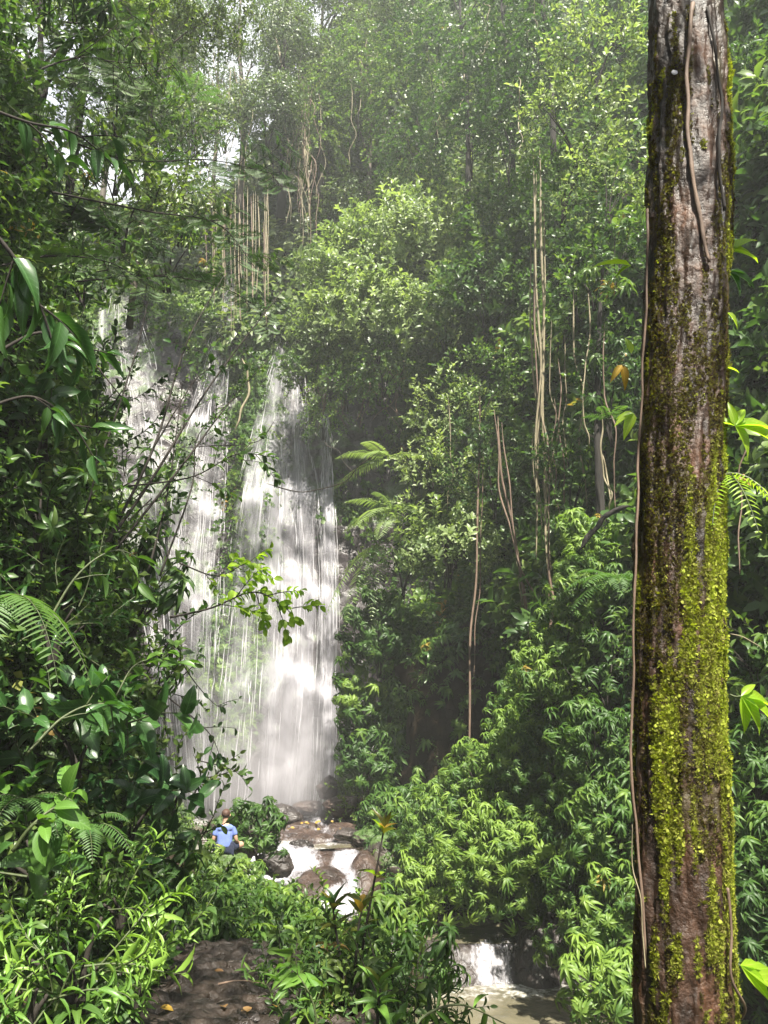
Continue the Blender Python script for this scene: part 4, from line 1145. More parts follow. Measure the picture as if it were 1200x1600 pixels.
# around the stream and the path
B(402, 1300, 17.6, 38, 40, 'herb_far', 'rounded dark green bush on the boulder behind the person', tint=-.06, s=.8)
B(345, 1298, 18.2, 22, 18, 'twig_mid', 'low bush left of the person by the spray', tint=.0, s=.6)
B(385, 1362, 14.8, 24, 22, 'herb_mid', 'bright yellow green herb tuft beside the seated person\'s rock', tint=.3, s=.8)
B(320, 1348, 13.8, 24, 26, 'herb_mid', 'small light herb tuft left of the seated person\'s rock', tint=.22, s=.8)
B(345, 1432, 12.4, 52, 32, 'herb_mid', 'drooping herbs below the seated person\'s rock', tint=.06, s=.9)
B(398, 1424, 12.2, 40, 40, 'herb_mid', 'olive herb mound at the left edge of the cascade', tint=.08, s=.9)
B(340, 1458, 10.8, 52, 24, 'herb_mid', 'low herbs closing the far end of the path', tint=.1, s=.8)
B(450, 1470, 9.6, 44, 30, 'herb_near', 'dark green herbs right of the path\'s far end', tint=-.02, s=.9)
B(520, 1452, 9.8, 52, 26, 'herb_near', 'pale herbs in front of the middle pool', tint=.24, s=.9)
B(610, 1466, 9.4, 62, 46, 'herb_near', 'yellow green drooping herbs in front of the lower cascade', tint=.26, s=.95)
B(655, 1530, 8.6, 46, 50, 'herb_near', 'shaded herbs at the pool\'s left bank', tint=.0, s=.9)
B(430, 1520, 7.4, 34, 34, 'herb_near', 'dark leafy clump hanging over the right edge of the path', tint=-.06, s=.8)
B(570, 1570, 5.4, 104, 70, 'twig_near', 'glossy leafy bush at the bottom centre in front of the pool', tint=.12, s=.7, dens=2.2)
B(500, 1520, 6.2, 62, 40, 'herb_near', 'dense low herbs filling the gap behind the glossy bush', tint=.0, s=.6, dens=1.6)
B(478, 1570, 5.0, 50, 52, 'lance_near', 'light green plants at the right edge of the path', tint=.02, s=.6, dens=1.8, over='herb')
B(640, 1580, 5.4, 52, 46, 'lance_near', 'narrow leaved plants at the pool edge of the front bush', tint=-.02, s=.6, dens=1.8, over='herb')
B(560, 1500, 6.0, 60, 30, 'herb_near', 'small drooping herbs behind the mottled stems', tint=.05, s=.7)
# left bank
B(120, 1480, 3.9, 95, 90, 'lance_near', 'sunlit bamboo like herbs at the bottom left by the path', tint=.24, s=.75, dens=1.5)
B(190, 1400, 4.6, 56, 50, 'lance_near', 'light pointed leaf herbs above the bottom left clump', tint=.1, s=.75, dens=1.3)
B(40, 1570, 3.4, 60, 62, 'lance_near', 'tall pointed leaf herbs in the bottom left corner', tint=.05, s=.7)
B(215, 1530, 4.4, 36, 56, 'lance_near', 'lance leaved plants leaning over the path', tint=.12, s=.7)
B(250, 1440, 6.2, 50, 62, 'herb_near', 'shaded herbs along the left edge of the path', tint=-.08)
B(60, 1330, 4.4, 80, 62, 'broad_near', 'broad leaved plants above the bottom left herbs', tint=.0, s=.9)
B(200, 1260, 6.4, 76, 72, 'broad_near', 'dark broad leaved bush on the lower left bank', tint=-.05, s=.9)
B(275, 1350, 8.6, 42, 70, 'twig_near', 'dark bush at the left of the seated person', tint=-.08)
B(270, 1200, 9, 56, 76, 'twig_near', 'leafy bush edge against the mist at the fall foot', tint=-.02, s=1.1)
B(120, 1130, 5.8, 96, 76, 'broad_near', 'large dark plants halfway up the left bank', tint=-.06)
B(240, 1060, 8.4, 70, 66, 'twig_near', 'bush edge against the middle of the falls', tint=.02, s=1.1)
B(80, 960, 5.6, 76, 76, 'lance_near', 'dark narrow leaved shrub on the left bank', tint=-.1, over='broad')
B(210, 920, 8.6, 66, 66, 'twig_near', 'dim leafy bush under the yellow green branch', tint=-.04, s=1.1)
B(60, 800, 6.0, 76, 76, 'twig_near', 'dark shrub at the left edge below the big leaves', tint=-.12, s=1.1)
B(180, 790, 8.8, 72, 66, 'twig_near', 'small leaved bush where the dark branches fork', tint=-.04, s=1.0)
B(70, 660, 6.2, 70, 56, 'broad_near', 'shaded broad leaves behind the big hanging leaves', tint=-.1)
B(150, 640, 9, 56, 60, 'twig_near', 'dark twiggy bush in front of the left fall', tint=-.06)
B(60, 500, 8, 76, 66, 'twig_near', 'dense dark bush behind the hanging big leaves', tint=-.06, s=1.2)
B(50, 330, 9.5, 86, 82, 'twig_near', 'shaded bush at the left edge under the feathery tree', tint=-.04, s=1.3)
B(190, 320, 12.5, 92, 66, 'twig_mid', 'sunny green shrub crown at the upper left', tint=.08, s=1.1)
B(260, 400, 14, 72, 50, 'twig_mid', 'pale shrub crown above the left fall', tint=.06)
B(130, 430, 11, 60, 46, 'twig_mid', 'mid green shrub beside the top of the left fall')
B(280, 330, 15, 60, 50, 'cloud', 'light leafy crown right of the feathery branches', tint=.08, s=.6)

B(60, 60, 8.5, 120, 90, 'twig_near', 'dark leafy canopy edge in the top left corner', 'shrub', tint=-.04, s=1.1)
B(170, 40, 12, 90, 70, 'twig_mid', 'yellow green leaves catching light near the top left', 'shrub', tint=.2, s=.8)
B(70, 200, 8.5, 100, 70, 'pinnate', 'feathery leaved shrub at the upper left edge', 'shrub', tint=-.04, s=.7)
B(180, 160, 13, 90, 70, 'twig_mid', 'mid green leafy mass left of the sky gap', 'shrub', tint=.04, s=.9)
B(240, 230, 16, 70, 60, 'twig_mid', 'bright leafy mass below the sky gap', 'shrub', tint=.16, s=.9)
B(250, 60, 19, 52, 60, 'cloud', 'small leaved crown touching the sky gap from the left', 'shrub', tint=.04, s=.5)
B(300, 190, 27, 52, 52, 'cloud', 'leafy crown at the foot of the sky gap', 'shrub', tint=.06, s=.7)
B(420, 170, 30, 50, 56, 'cloud', 'leafy crown right of the foot of the sky gap', 'shrub', tint=.0, s=.7)
B(440, 50, 30, 46, 56, 'cloud', 'leafy crown at the top right of the sky gap', 'shrub', tint=.08, s=.7)
B(300, 40, 26, 40, 40, 'cloud', 'small leafy crown at the top of the sky gap', 'shrub', tint=.0, s=.6, dens=.8)
B(350, 190, 32, 46, 46, 'cloud', 'hazy leafy crown below the middle of the sky gap', 'shrub', tint=.1, s=.7)
B(180, 250, 14, 60, 50, 'twig_mid', 'leafy mass under the feathery branches', 'shrub', tint=.0, s=.8)
# ------------------------------------------------------------------ trees
def tree(px, py, d, hgt, r, clumps, kind, label, over=None, s=1.0, tint=0, bark='bark', lean=(0, 0), dens=1.0, name='tree', bare=.0):
    """base at the ground point seen at (px, py, d); clumps: (dx, dy, z fraction, radius)"""
    b = W(px, py, d); root = thing(name, label, 'tree', b)
    top = np.array([lean[0], lean[1], hgt]); tb = MB()
    wb = .1 if clumps else .02
    cen = curve([[0, 0, -1.5], [lean[0] * .2 + wb, lean[1] * .3, hgt * .35], [lean[0] * .6 - wb, lean[1] * .6, hgt * .7], top], 14)
    add_tube(tb, cen, np.linspace(r, r * .3, 14), 9, jitter=.04)
    cb = MB(); protos = PROTO[kind]
    for (dx, dy, zf, R) in clumps:
        c = np.array([lean[0] * zf + dx, lean[1] * zf + dy, hgt * zf])
        st = cen[min(13, max(2, int(13 * (zf - .18))))]
        add_tube(tb, curve([st, st + (c - st) * .5 + [0, 0, R * .12], c], 7), np.linspace(r * .4, r * .08, 7), 6)
        for _ in range(3):
            e = c + nrm(rng.normal(size=3)) * R * .8; add_tube(tb, curve([st + (c - st) * .6, (c + e) / 2, e], 4), np.linspace(r * .14, r * .04, 4), 4)
        K = int(dens * 26 * R * R / (s * s)); e = nrm(rng.normal(size=(K, 3)))
        P = c + e * R * [1, 1, .7] * (rng.random((K, 1)) ** .35) * (1 + .3 * fbm(e * 2 + dx, 2, int(px))[:, None])
        D = e + UPV * .4 + rng.normal(0, .3, (K, 3)); ix = rng.integers(0, len(protos), K); Rm = frames(D, rng.uniform(0, 6.28, K)); tn = .5 + tint + rng.normal(0, .1, K)
        for j, p in enumerate(protos):
            q = ix == j
            if q.any(): cb.add_mb(p, Rm[q], P[q], s * rng.uniform(.7, 1.2, q.sum()), tn[q])
    obj('trunk', tb, M[bark], root)
    if clumps: obj('crown', cb, mats_for(kind, over), root)
    return root

def clumps(n, R, wide, z0=.35, z1=1.0, seed=0):
    r = np.random.default_rng(seed)
    return [(r.uniform(-wide, wide), r.uniform(-.6, .6) * wide, z0 + (z1 - z0) * (k + .5) / n, R * r.uniform(.7, 1.2)) for k in range(n)]
tree(375, 300, 33, 12, .17, [(-.7, 0, .55, .8), (.8, 0, .68, .9), (-.6, .4, .85, .9), (.9, 0, 1.0, .9), (.2, 0, .38, .7)], 'cloud', 'slim forked tree standing in the gap of white sky', s=.6, lean=(-.5, 0), dens=.9, tint=-.08)
tree(330, 310, 35, 13, .11, [(-.7, 0, .5, .8), (.5, 0, .7, .8), (-.2, 0, .95, 1.0)], 'cloud', 'thin tree left of the forked tree in the sky gap', s=.6, dens=.8)
tree(285, 320, 33, 12, .11, clumps(5, 1.0, 1.2, .3, 1.0, 3), 'cloud', 'slender pale trunk tree at the left of the sky gap', s=.7, tint=.05)
tree(232, 300, 30, 11, .14, clumps(6, 1.2, 1.6, .25, 1.05, 4), 'cloud', 'leafy tree closing the sky gap on the left', s=.7, tint=.08)
tree(160, 300, 30, 11, .14, clumps(6, 1.3, 1.6, .2, 1.05, 14), 'cloud', 'leafy tree behind the bright leaved tree at the upper left', s=.7, tint=.02)
tree(440, 300, 33, 13, .24, clumps(7, 1.2, 1.6, .2, 1.05, 5), 'cloud', 'thick trunk tree right of the sky gap hung with roots', s=.7, bark='darkbark')
tree(500, 290, 34, 13, .18, clumps(8, 1.4, 1.8, .2, 1.1, 6), 'cloud', 'pale crowned tree above the waterfall', s=.75, tint=.12)  # paler tint on this crown and the next mimics haze glare
tree(575, 290, 34, 13, .13, clumps(8, 1.5, 1.9, .2, 1.1, 7), 'cloud', 'washed out leafy tree in the upper middle', s=.75, tint=.1)
tree(650, 290, 32, 13, .12, clumps(7, 1.4, 1.6, .15, 1.1, 8), 'cloud', 'grey green tree between the washed out and the shaded trees', s=.75, tint=.0)
tree(730, 280, 29, 12, .12, clumps(8, 1.4, 1.8, .15, 1.1, 9), 'twig_far', 'dark crowned tree in shade at the top of the right wall', s=.8, tint=-.18, bark='darkbark')  # dark tint here and on the next two paints shade into the crowns
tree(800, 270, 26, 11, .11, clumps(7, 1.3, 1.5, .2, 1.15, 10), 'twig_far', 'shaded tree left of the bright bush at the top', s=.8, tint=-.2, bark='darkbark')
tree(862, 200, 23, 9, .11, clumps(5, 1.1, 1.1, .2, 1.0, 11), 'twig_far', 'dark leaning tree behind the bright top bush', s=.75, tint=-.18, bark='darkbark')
tree(936, 830, 16.0, 6.2, .11, [], 'twig_far', 'straight dark tree trunk standing among lianas left of the mossy trunk', bark='darkbark', lean=(.5, 0))
tree(100, 330, 13, 9, .09, [(-1.5, .5, .75, 1.6), (.6, .5, .95, 1.5), (1.4, 0, .82, 1.2)], 'cloud', 'dark trunk tree at the top left with yellow green crown', s=.6, tint=.1, bark='darkbark')
tree(20, 420, 10, 7, .07, [(-.8, 0, .8, 1.3), (.7, 0, .95, 1.2), (1.3, 0, .7, 0.9)], 'pinnate', 'feathery leaved tree in the top left corner', s=1.0, tint=-.02, bark='darkbark')
tree(210, 420, 16, 10, .08, [(-.8, 0, .75, 1.4), (.9, 0, .9, 1.3), (1.5, 0, .72, 1.1)], 'cloud', 'bright leaved tree above the feathery branches', s=.6, tint=.18)

CR = lambda n, R, w, sd: [(a, b, .9 + .12 * z, R * k) for a, b, z, k in zip(*(lambda r: (r.uniform(-w, w, n), r.uniform(-w, w, n), r.uniform(0, 1, n), r.uniform(.7, 1.2, n)))(np.random.default_rng(sd)))]
tree(-1000, 1250, 3.2, 11.5, .2, CR(8, 1.25, 2.0, 1), 'twig_mid', 'tall unseen tree added on the left bank, its crown shades the bushes', s=1.0, dens=1.0, bark='darkbark', lean=(3.0, -1.8))  # this tree and the next are unseen, added to shade the left bank
tree(-600, 1250, 5.5, 13.5, .22, CR(8, 1.3, 2.0, 2), 'twig_mid', 'second unseen tree added further up the left bank for shade, crown above the view', s=1.0, dens=1.0, bark='darkbark', lean=(2.9, -1.5))
# feathery branches reaching over the left fall
def sprays(label, pts, r0, spots, kind, s, tint, name='branch', cat='branch', over=None, wood='twigwood', group=None):
    """branch thing: wood along pts (px, py, d), sprays of leaves at fractions of it"""
    P = np.array([W(*p) for p in pts]); c = curve(P, 20); base = c[0]
    root = thing(name, label, cat, base, group=group); mb = MB(); lb = MB()
    add_tube(mb, c - base, np.linspace(r0, r0 * .25, 20), 6)
    K = len(spots); pos, D = [], []
    for f in spots:
        i = min(18, int(f * 19)); p = c[i]; t = nrm(c[i + 1] - c[i])
        sd = nrm(np.cross(t, UPV)) * (1 if rng.random() < .5 else -1)
        d = nrm(t * .6 + sd * .7 + UPV * rng.uniform(-.1, .3) + rng.normal(0, .2, 3)); pos.append(p - base); D.append(d)
    protos = PROTO[kind]; ix = rng.integers(0, len(protos), K); pos, D = np.array(pos), np.array(D); Rm = frames(D, rng.uniform(0, 6.28, K) if kind != 'pinnate' else np.full(K, math.pi / 2))
    S = s * rng.uniform(.75, 1.2, K)
    for j, p in enumerate(protos):
        q = ix == j
        if q.any(): lb.add_mb(p, Rm[q], pos[q], S[q], .5 + tint + rng.normal(0, .06, q.sum()))
    obj('wood', mb, M[wood], root); obj('foliage', lb, mats_for(kind, over), root)
    return root
L_ = lambda a, b, n: list(np.linspace(a, b, n))
sprays('long feathery leaved branch reaching right above the left fall', [(60, 200, 8), (200, 250, 8.5), (330, 250, 9), (440, 275, 9.5)], .014, L_(.15, 1, 22), 'pinnate', 1.0, -.08)
sprays('feathery branch drooping in front of the root curtain', [(80, 300, 8), (230, 330, 8.5), (340, 350, 9), (400, 420, 9.3)], .014, L_(.2, 1, 18), 'pinnate', .95, -.1)
sprays('feathery branch hanging over the middle fall', [(120, 440, 8.6), (240, 430, 9), (350, 450, 9.5), (430, 500, 9.8)], .012, L_(.3, 1, 14), 'pinnate', .8, -.06)
sprays('feathery branch high in the left corner', [(-40, 180, 6), (60, 110, 6.2), (150, 90, 6.5), (220, 130, 6.8)], .013, L_(.1, 1, 18), 'pinnate', 1.0, -.04)
sprays('low feathery branch beside the big hanging leaves', [(-20, 420, 5.6), (80, 400, 6), (170, 410, 6.3), (240, 450, 6.6)], .010, L_(.2, 1, 12), 'pinnate', .7, -.02)

# dark bare branches fanning up across the left and middle falls
BR = [([(130, 900, 7.6), (230, 760, 7.9), (330, 600, 8.2), (440, 455, 8.6)], .022, 'longest dark branch rising to the right across the falls'),
      ([(150, 880, 7.7), (240, 700, 8), (290, 540, 8.3), (350, 430, 8.7)], .018, 'dark branch rising steeply in front of the middle fall'),
      ([(180, 860, 7.7), (290, 720, 8.1), (350, 640, 8.4), (420, 560, 8.7)], .016, 'dark branch ending at the creeper covered rib'),
      ([(110, 820, 7.5), (170, 680, 7.8), (215, 540, 8), (235, 450, 8.2)], .014, 'thin dark branch in front of the left fall'),
      ([(230, 900, 8), (260, 780, 8.2), (275, 680, 8.4), (285, 600, 8.5)], .013, 'short upright branch left of the middle fall'),
      ([(250, 900, 8), (300, 760, 8.3), (310, 680, 8.5), (370, 620, 8.7)], .012, 'slim curved branch over the middle fall')]
for pts, r0, lab in BR:
    sprays(lab, pts, r0, L_(.35, 1, 11), 'twig_near', .5, -.06)

# branches whose leaves can be told apart: every leaf is a part
_lm = {}
def leaf_mesh(kind, mat, n=5, droop=.3):
    key = (kind, mat, n, droop)
    if key not in _lm:
        mb = MB(); V, q, t, uv = leaf_tpl(n, kind, droop, .8, .6); mb.add(V, q, t, uv); _lm[key] = mb.mesh('leaf', M[mat])
    return _lm[key]
from mathutils import Matrix
def leaf_part(parent, me, O, D, U, L, Wd, label=None):
    D = nrm(D); U = np.asarray(U, float); U = nrm(U - np.dot(U, D) * D); S = np.cross(D, U)
    o = bpy.data.objects.new('leaf', me); col.objects.link(o); o.parent = parent
    mt = Matrix.Identity(4)
    for i in range(3):
        mt[i][0], mt[i][1], mt[i][2], mt[i][3] = float(S[i] * Wd), float(D[i] * L), float(U[i] * L), float(O[i])
    o.matrix_local = mt
    if label: o['label'] = label
    return o

def leafy_branch(label, pts, r0, n, L, mat, kind='ellip', wr=.5, name='branch', cat='branch', wood='twigwood', start=.2, group=None, side=1.0, twigs=3, droop=.3, hang=-.1):
    P = np.array([W(*p) for p in pts]); c = curve(P, 24); base = c[0]
    root = thing(name, label, cat, base, group=group); mb = MB()
    add_tube(mb, c - base, np.linspace(r0, r0 * .3, 24), 6)
    lines = [c]
    for k in range(twigs):
        i = int(24 * (start + (1 - start) * (k + .5) / max(1, twigs) * .8)); i = min(i, 21); t = nrm(c[i + 1] - c[i])
        sd = nrm(np.cross(t, [0, 1, 0])) * (1 if k % 2 else -1)
        e = c[i] + (t * .8 + sd * .7 + rng.normal(0, .15, 3)) * np.linalg.norm(c[-1] - c[0]) * .28
        cc = curve([c[i], (c[i] + e) / 2 + UPV * .01, e], 10); add_tube(mb, cc - base, np.linspace(r0 * .5, r0 * .2, 10), 5); lines.append(cc)
    me = leaf_mesh(kind, mat, 5, droop)
    for k in range(n):
        ln = lines[k % len(lines)] if twigs and rng.random() < .75 else c
        f = rng.uniform(start if ln is c else .2, 1) ** .8; i = min(len(ln) - 2, int(f * (len(ln) - 1))); p = ln[i] + (ln[i + 1] - ln[i]) * rng.random(); t = nrm(ln[i + 1] - ln[i])
        sd = nrm(np.cross(t, rng.normal(size=3)))
        d = t * .55 + sd * side * .8 + UPV * hang
        l = L * rng.uniform(.65, 1.2)
        leaf_part(root, me, p - base, d, UPV + rng.normal(0, .45, 3) - np.array([0, .5, 0]), l, l * wr)
    obj('wood', mb, M[wood], root)
    return root

LB = leafy_branch
LB('branch with rounded yellow green leaves held out over the falls', [(265, 965, 6.0), (330, 950, 6.1), (395, 925, 6.2), (440, 945, 6.3), (462, 968, 6.3)], .010, 120, .09, 'young', twigs=6, wr=.58, start=.25)
LB('upper spray of rounded leaves just above the yellow green branch', [(280, 880, 6.1), (340, 900, 6.2), (390, 880, 6.3), (430, 905, 6.4)], .007, 80, .08, 'young', twigs=5, wr=.58, start=.15)
LB('leafy twig with oval leaves in front of the main fall', [(200, 760, 6.6), (300, 745, 6.7), (370, 710, 6.8), (430, 715, 6.9)], .009, 80, .09, 'twig', twigs=5, start=.3)
LB('thin twig hanging at the left edge of the misty fall', [(270, 1010, 7), (300, 1060, 7.1), (335, 1100, 7.2), (350, 1104, 7.2)], .006, 14, .07, 'broad', twigs=2, start=.3)
LB('drooping branch tip with dark leaves beside the fall foot', [(250, 1080, 7), (300, 1120, 7.1), (330, 1150, 7.2), (345, 1185, 7.2)], .008, 26, .09, 'broad', twigs=3, start=.2)
LB('leafy twig crossing the rib between the falls', [(240, 700, 6.6), (300, 600, 6.8), (330, 570, 6.9), (320, 530, 7.0)], .007, 20, .09, 'broad', twigs=2, start=.4)
LB('arched branch with large shaded leaves at the left', [(-20, 560, 3.6), (60, 520, 3.7), (120, 540, 3.8), (190, 620, 3.9)], .010, 14, .17, 'broad', 'lance', .34, twigs=2, hang=-.6, droop=.45)
LB('branch with the biggest drooping leaves at the upper left', [(-40, 330, 2.9), (20, 400, 3.0), (60, 470, 3.1), (90, 560, 3.2)], .012, 15, .24, 'broad', 'lance', .34, twigs=2, hang=-.7, droop=.5)
LB('leafy branch entering from the left under the top corner', [(-40, 160, 3.2), (40, 190, 3.3), (120, 210, 3.4), (190, 270, 3.5)], .009, 16, .17, 'broad', 'lance', .4, twigs=2, hang=-.35, droop=.4)
LB('shaded branch with long leaves at the left margin', [(-30, 640, 3.4), (50, 620, 3.5), (110, 660, 3.6), (150, 720, 3.7)], .009, 16, .16, 'broad', 'lance', .34, twigs=2, hang=-.5, droop=.4)
LB('broad leaved plant with a pale sunlit leaf on the lower left bank', [(20, 1330, 3.3), (50, 1290, 3.3), (90, 1260, 3.35), (120, 1265, 3.4)], .009, 12, .15, 'lance', 'ellip', .42, twigs=2, hang=-.2, name='plant', cat='plant', wood='stem')
LB('pointed leaf plant drooping over the left bank at mid height', [(40, 1180, 3.8), (100, 1120, 3.9), (160, 1100, 4), (220, 1130, 4.1)], .009, 20, .14, 'broad', 'lance', .36, twigs=3, hang=-.5, name='plant', cat='plant', wood='stem')
LB('plant with long hanging leaves above the pointed leaf plant', [(60, 1000, 4.2), (120, 900, 4.3), (180, 860, 4.4), (230, 880, 4.5)], .009, 22, .14, 'herb', 'lance', .36, twigs=3, hang=-.5, name='plant', cat='plant', wood='stem')
LB('plant with broad bright leaves near the middle of the left bank', [(180, 1090, 5.2), (210, 1040, 5.3), (250, 1030, 5.4), (290, 1040, 5.5)], .007, 16, .13, 'lance', 'ellip', .42, twigs=2, hang=-.3, name='plant', cat='plant', wood='stem')
LB('bright leaved plant at the right border of the bottom bush', [(640, 1640, 3.6), (660, 1590, 3.7), (720, 1570, 3.8), (790, 1600, 3.9)], .008, 9, .16, 'lance', 'lance', .16, twigs=0, hang=-.1, name='plant', cat='plant', wood='stem')
LB('light green plant with long leaves overhanging the path on the right', [(500, 1640, 4.2), (490, 1570, 4.2), (470, 1530, 4.2), (450, 1510, 4.2)], .007, 22, .12, 'lance', 'lance', .34, twigs=3, hang=-.2, name='plant', cat='plant', wood='stem')

# tall mottled plants in the middle
def mottled(label, pts, heads, L):
    P = np.array([W(*p) for p in pts]); c = curve(P, 22); base = c[0]; root = thing('mottled_plant', label, 'plant', base); mb = MB()
    add_tube(mb, c - base, np.linspace(.011, .005, 22), 7); obj('stem', mb, M['twigwood'], root)
    for (f, n, sc, up, mats) in heads:
        i = min(20, int(f * 21)); p = c[i] - base
        for k in range(n):
            a = 2 * math.pi * k / n + rng.uniform(-.4, .4); el = up + rng.uniform(-.35, .35)
            d = np.array([math.cos(a) * math.cos(el), math.sin(a) * math.cos(el), math.sin(el)]); l = L * sc * rng.uniform(.7, 1.15)
            mt = mats[k % len(mats)]
            leaf_part(root, leaf_mesh('lance', mt, 5, .25), p + UPV * rng.uniform(-.03, .03), d, UPV * .6 - d * .4 + rng.normal(0, .2, 3), l, l * .3)
mottled('tallest mottled plant with a yellow hearted leaf tuft in front of the stream', [(556, 1560, 5.4), (570, 1460, 5.4), (588, 1360, 5.4), (601, 1290, 5.4)], [(1.0, 7, 1.0, .8, ['croton', 'young', 'croton']), (.97, 3, .55, .9, ['yellow']), (.66, 5, .8, .5, ['croton', 'young']), (.42, 4, .8, .4, ['croton'])], .16)
mottled('shorter mottled plant with upright dark leaves left of the tall one', [(540, 1580, 5.3), (532, 1500, 5.3), (524, 1450, 5.3), (520, 1415, 5.3)], [(1.0, 8, 1.0, .9, ['croton', 'broad']), (.7, 5, .9, .5, ['croton'])], .17)
mottled('middle mottled plant with bronze leaves between the other two', [(552, 1590, 5.2), (556, 1500, 5.2), (560, 1450, 5.2), (566, 1420, 5.2)], [(1.0, 7, 1.0, .8, ['croton', 'croton', 'yellow']), (.6, 5, .9, .4, ['broad', 'croton'])], .17)
mottled('low yellow streaked plant in the bottom centre bush', [(590, 1640, 4.6), (590, 1590, 4.6), (592, 1560, 4.6), (594, 1545, 4.6)], [(1.0, 9, 1.0, .8, ['croton', 'lance', 'lance']), (.6, 6, 1.0, .4, ['lance'])], .17)

# ------------------------------------------------------------------ ferns
def big_fern(label, px, py, d, fr, L, two=False, mat='fern', name='fern', pin=20, wd=.2):
    base = W(px, py, d); root = thing(name, label, 'fern', base)
    for (a, el, sc, dr) in fr:
        mb = MB(); a, el = math.radians(a), math.radians(el)
        frond(mb, np.zeros(3), np.array([math.cos(a) * math.cos(el), -abs(math.sin(a)) * math.cos(el) if False else math.sin(a) * math.cos(el), math.sin(el)]), L * sc, pin, wd, dr, 3 if not two else 2, 0, .5 + rng.normal(0, .06), rng, two=two)
        obj('frond', mb, [M[mat], M['stem']], root)
    return root
big_fern('tree fern with wide silvery fronds spread against the dark hollow', 618, 800, 23.0, [(200, 30, 1, .35), (160, 10, .95, .4), (230, 10, 1, .5), (290, 20, .9, .5), (340, 25, .8, .5), (180, 60, .8, .4), (250, -20, .9, .3)], 2.2, mat='pale', pin=30, wd=.2)
big_fern('tree fern with fronds held high at the back of the hollow', 606, 715, 24.5, [(190, 20, 1, .35), (170, -10, 1, .3), (240, 10, .9, .4), (350, 20, .8, .4), (220, 40, .8, .4)], 2.2, mat='pale', pin=30, wd=.2)
big_fern('hanging fern fronds at the right side of the fall', 595, 850, 24, [(200, -20, 1, .8), (230, -30, 1, .8), (260, -30, .9, .8), (180, -10, .7, .6)], 2.3, mat='pale', pin=30, wd=.2)
big_fern('pale fern hanging in the left bank above the dark plants', 5, 935, 3.4, [(-35, 15, 1, .9), (-75, 5, 1, .9), (-5, 10, .9, .9)], .6, pin=26, wd=.2)
big_fern('small fern among the herbs on the left bank', 130, 1290, 4.2, [(-60, 20, 1, .6), (-20, 20, 1, .6), (-120, 20, .9, .6), (0, 40, .9, .5), (-160, 20, .8, .6)], .4, pin=22, wd=.2)
big_fern('lacy fern at the lower left edge', 40, 1250, 3.9, [(-40, 20, 1, .6), (-90, 20, 1, .6), (0, 30, .9, .6), (-140, 30, .8, .6)], .42, pin=22, wd=.2)
big_fern('ferny plume on the slope left of the trunk', 960, 905, 14.2, [(180, 20, 1, .5), (220, 20, 1, .5), (260, 10, .9, .5), (150, 40, .9, .4), (300, 20, .9, .5), (200, -10, 1, .4)], 1.2, pin=18, wd=.24)
big_fern('small palm like fern between the straight tree and the trunk', 952, 655, 13.5, [(180, 30, 1, .4), (0, 30, 1, .4), (230, 40, 1, .4), (300, 40, 1, .4), (270, 20, .9, .4), (210, 10, .9, .4), (330, 10, .9, .4)], .7, pin=12, wd=.2)
big_fern('bright fern leaf on the ledge shrubs', 560, 365, 30, [(200, 60, 1, .3), (320, 50, 1, .3), (260, 60, .9, .3)], 1.3, mat='fern', pin=22, wd=.16)
big_fern('sunlit fern left of the white sky gap', 300, 150, 22, [(200, 30, 1, .4), (160, 30, 1, .4), (240, 50, .9, .4), (300, 40, .9, .4), (340, 20, .9, .4), (20, 30, .9, .4)], 1.6, mat='fern', pin=14)

# ------------------------------------------------------------------ lianas and hanging roots
def liana(pts, r0, label, mat='liana', group=None, name='liana', cat='liana', wob=.14, taper=.8, n=26, loc=None):
    P = np.array([W(*p) for p in pts]); c = curve(P, n); base = c[0].copy()
    s = np.linspace(0, 1, n); ph = rng.uniform(0, 20)
    c = c + (wob * np.sin(s * np.pi))[:, None] * np.stack([vnoise(np.stack([s * 5 + ph, 0 * s, 0 * s], -1), 1), vnoise(np.stack([s * 5 + ph, 0 * s + 3, 0 * s], -1), 2), 0 * s], -1)
    mb = MB(); rr = np.linspace(r0, r0 * taper, n) * np.clip(s * 7 + .15, 0, 1) * np.clip((1 - s) * 9 + .1, 0, 1) * (1 + .18 * vnoise(np.stack([s * 14 + ph, 0 * s, 0 * s], -1), 4))
    add_tube(mb, c - base, rr, 6)
    return obj(name, mb, M[mat], label=label, cat=cat, group=group, loc=tuple(base))
G1 = 'straight lianas hanging in a bundle left of the straight tree'
for k, (a, b, y0, y1, d, r0, mt) in enumerate([(833, 838, 240, 880, 17.2, .030, 'liana'), (838, 848, 270, 860, 17.3, .024, 'liana'), (843, 856, 230, 900, 17.1, .034, 'liana'), (850, 850, 300, 840, 17.4, .022, 'liana'), (836, 858, 400, 950, 17.2, .022, 'liana_brown'), (828, 842, 350, 800, 17.5, .018, 'liana')]):
    liana([(a, y0, d), ((a * 2 + b) / 3 + rng.uniform(-3, 3), y0 + (y1 - y0) * .35, d), ((a + b * 2) / 3 + rng.uniform(-3, 3), y0 + (y1 - y0) * .7, d), (b, y1, d)], r0, ['thick pale liana at the front of the dense bundle left of the straight tree', 'second pale liana of the dense bundle, ending a little higher', 'thickest and longest pale liana of the dense bundle', 'short pale liana on the right of the dense bundle', 'brown liana running lowest in the dense bundle', 'thinnest liana on the left of the dense bundle'][k], mt, G1)
liana([(872, 560, 17), (880, 680, 17), (886, 780, 17), (893, 860, 17)], .018, 'brown liana just right of the dense bundle', 'liana_brown')
liana([(866, 620, 17.2), (870, 740, 17.2), (874, 830, 17.2)], .012, 'very thin liana ending right of the bundle', 'liana_brown')
liana([(896, 455, 17), (904, 560, 17), (910, 680, 16.8), (918, 800, 16.6)], .022, 'single pale liana curving down to the left of the straight tree')
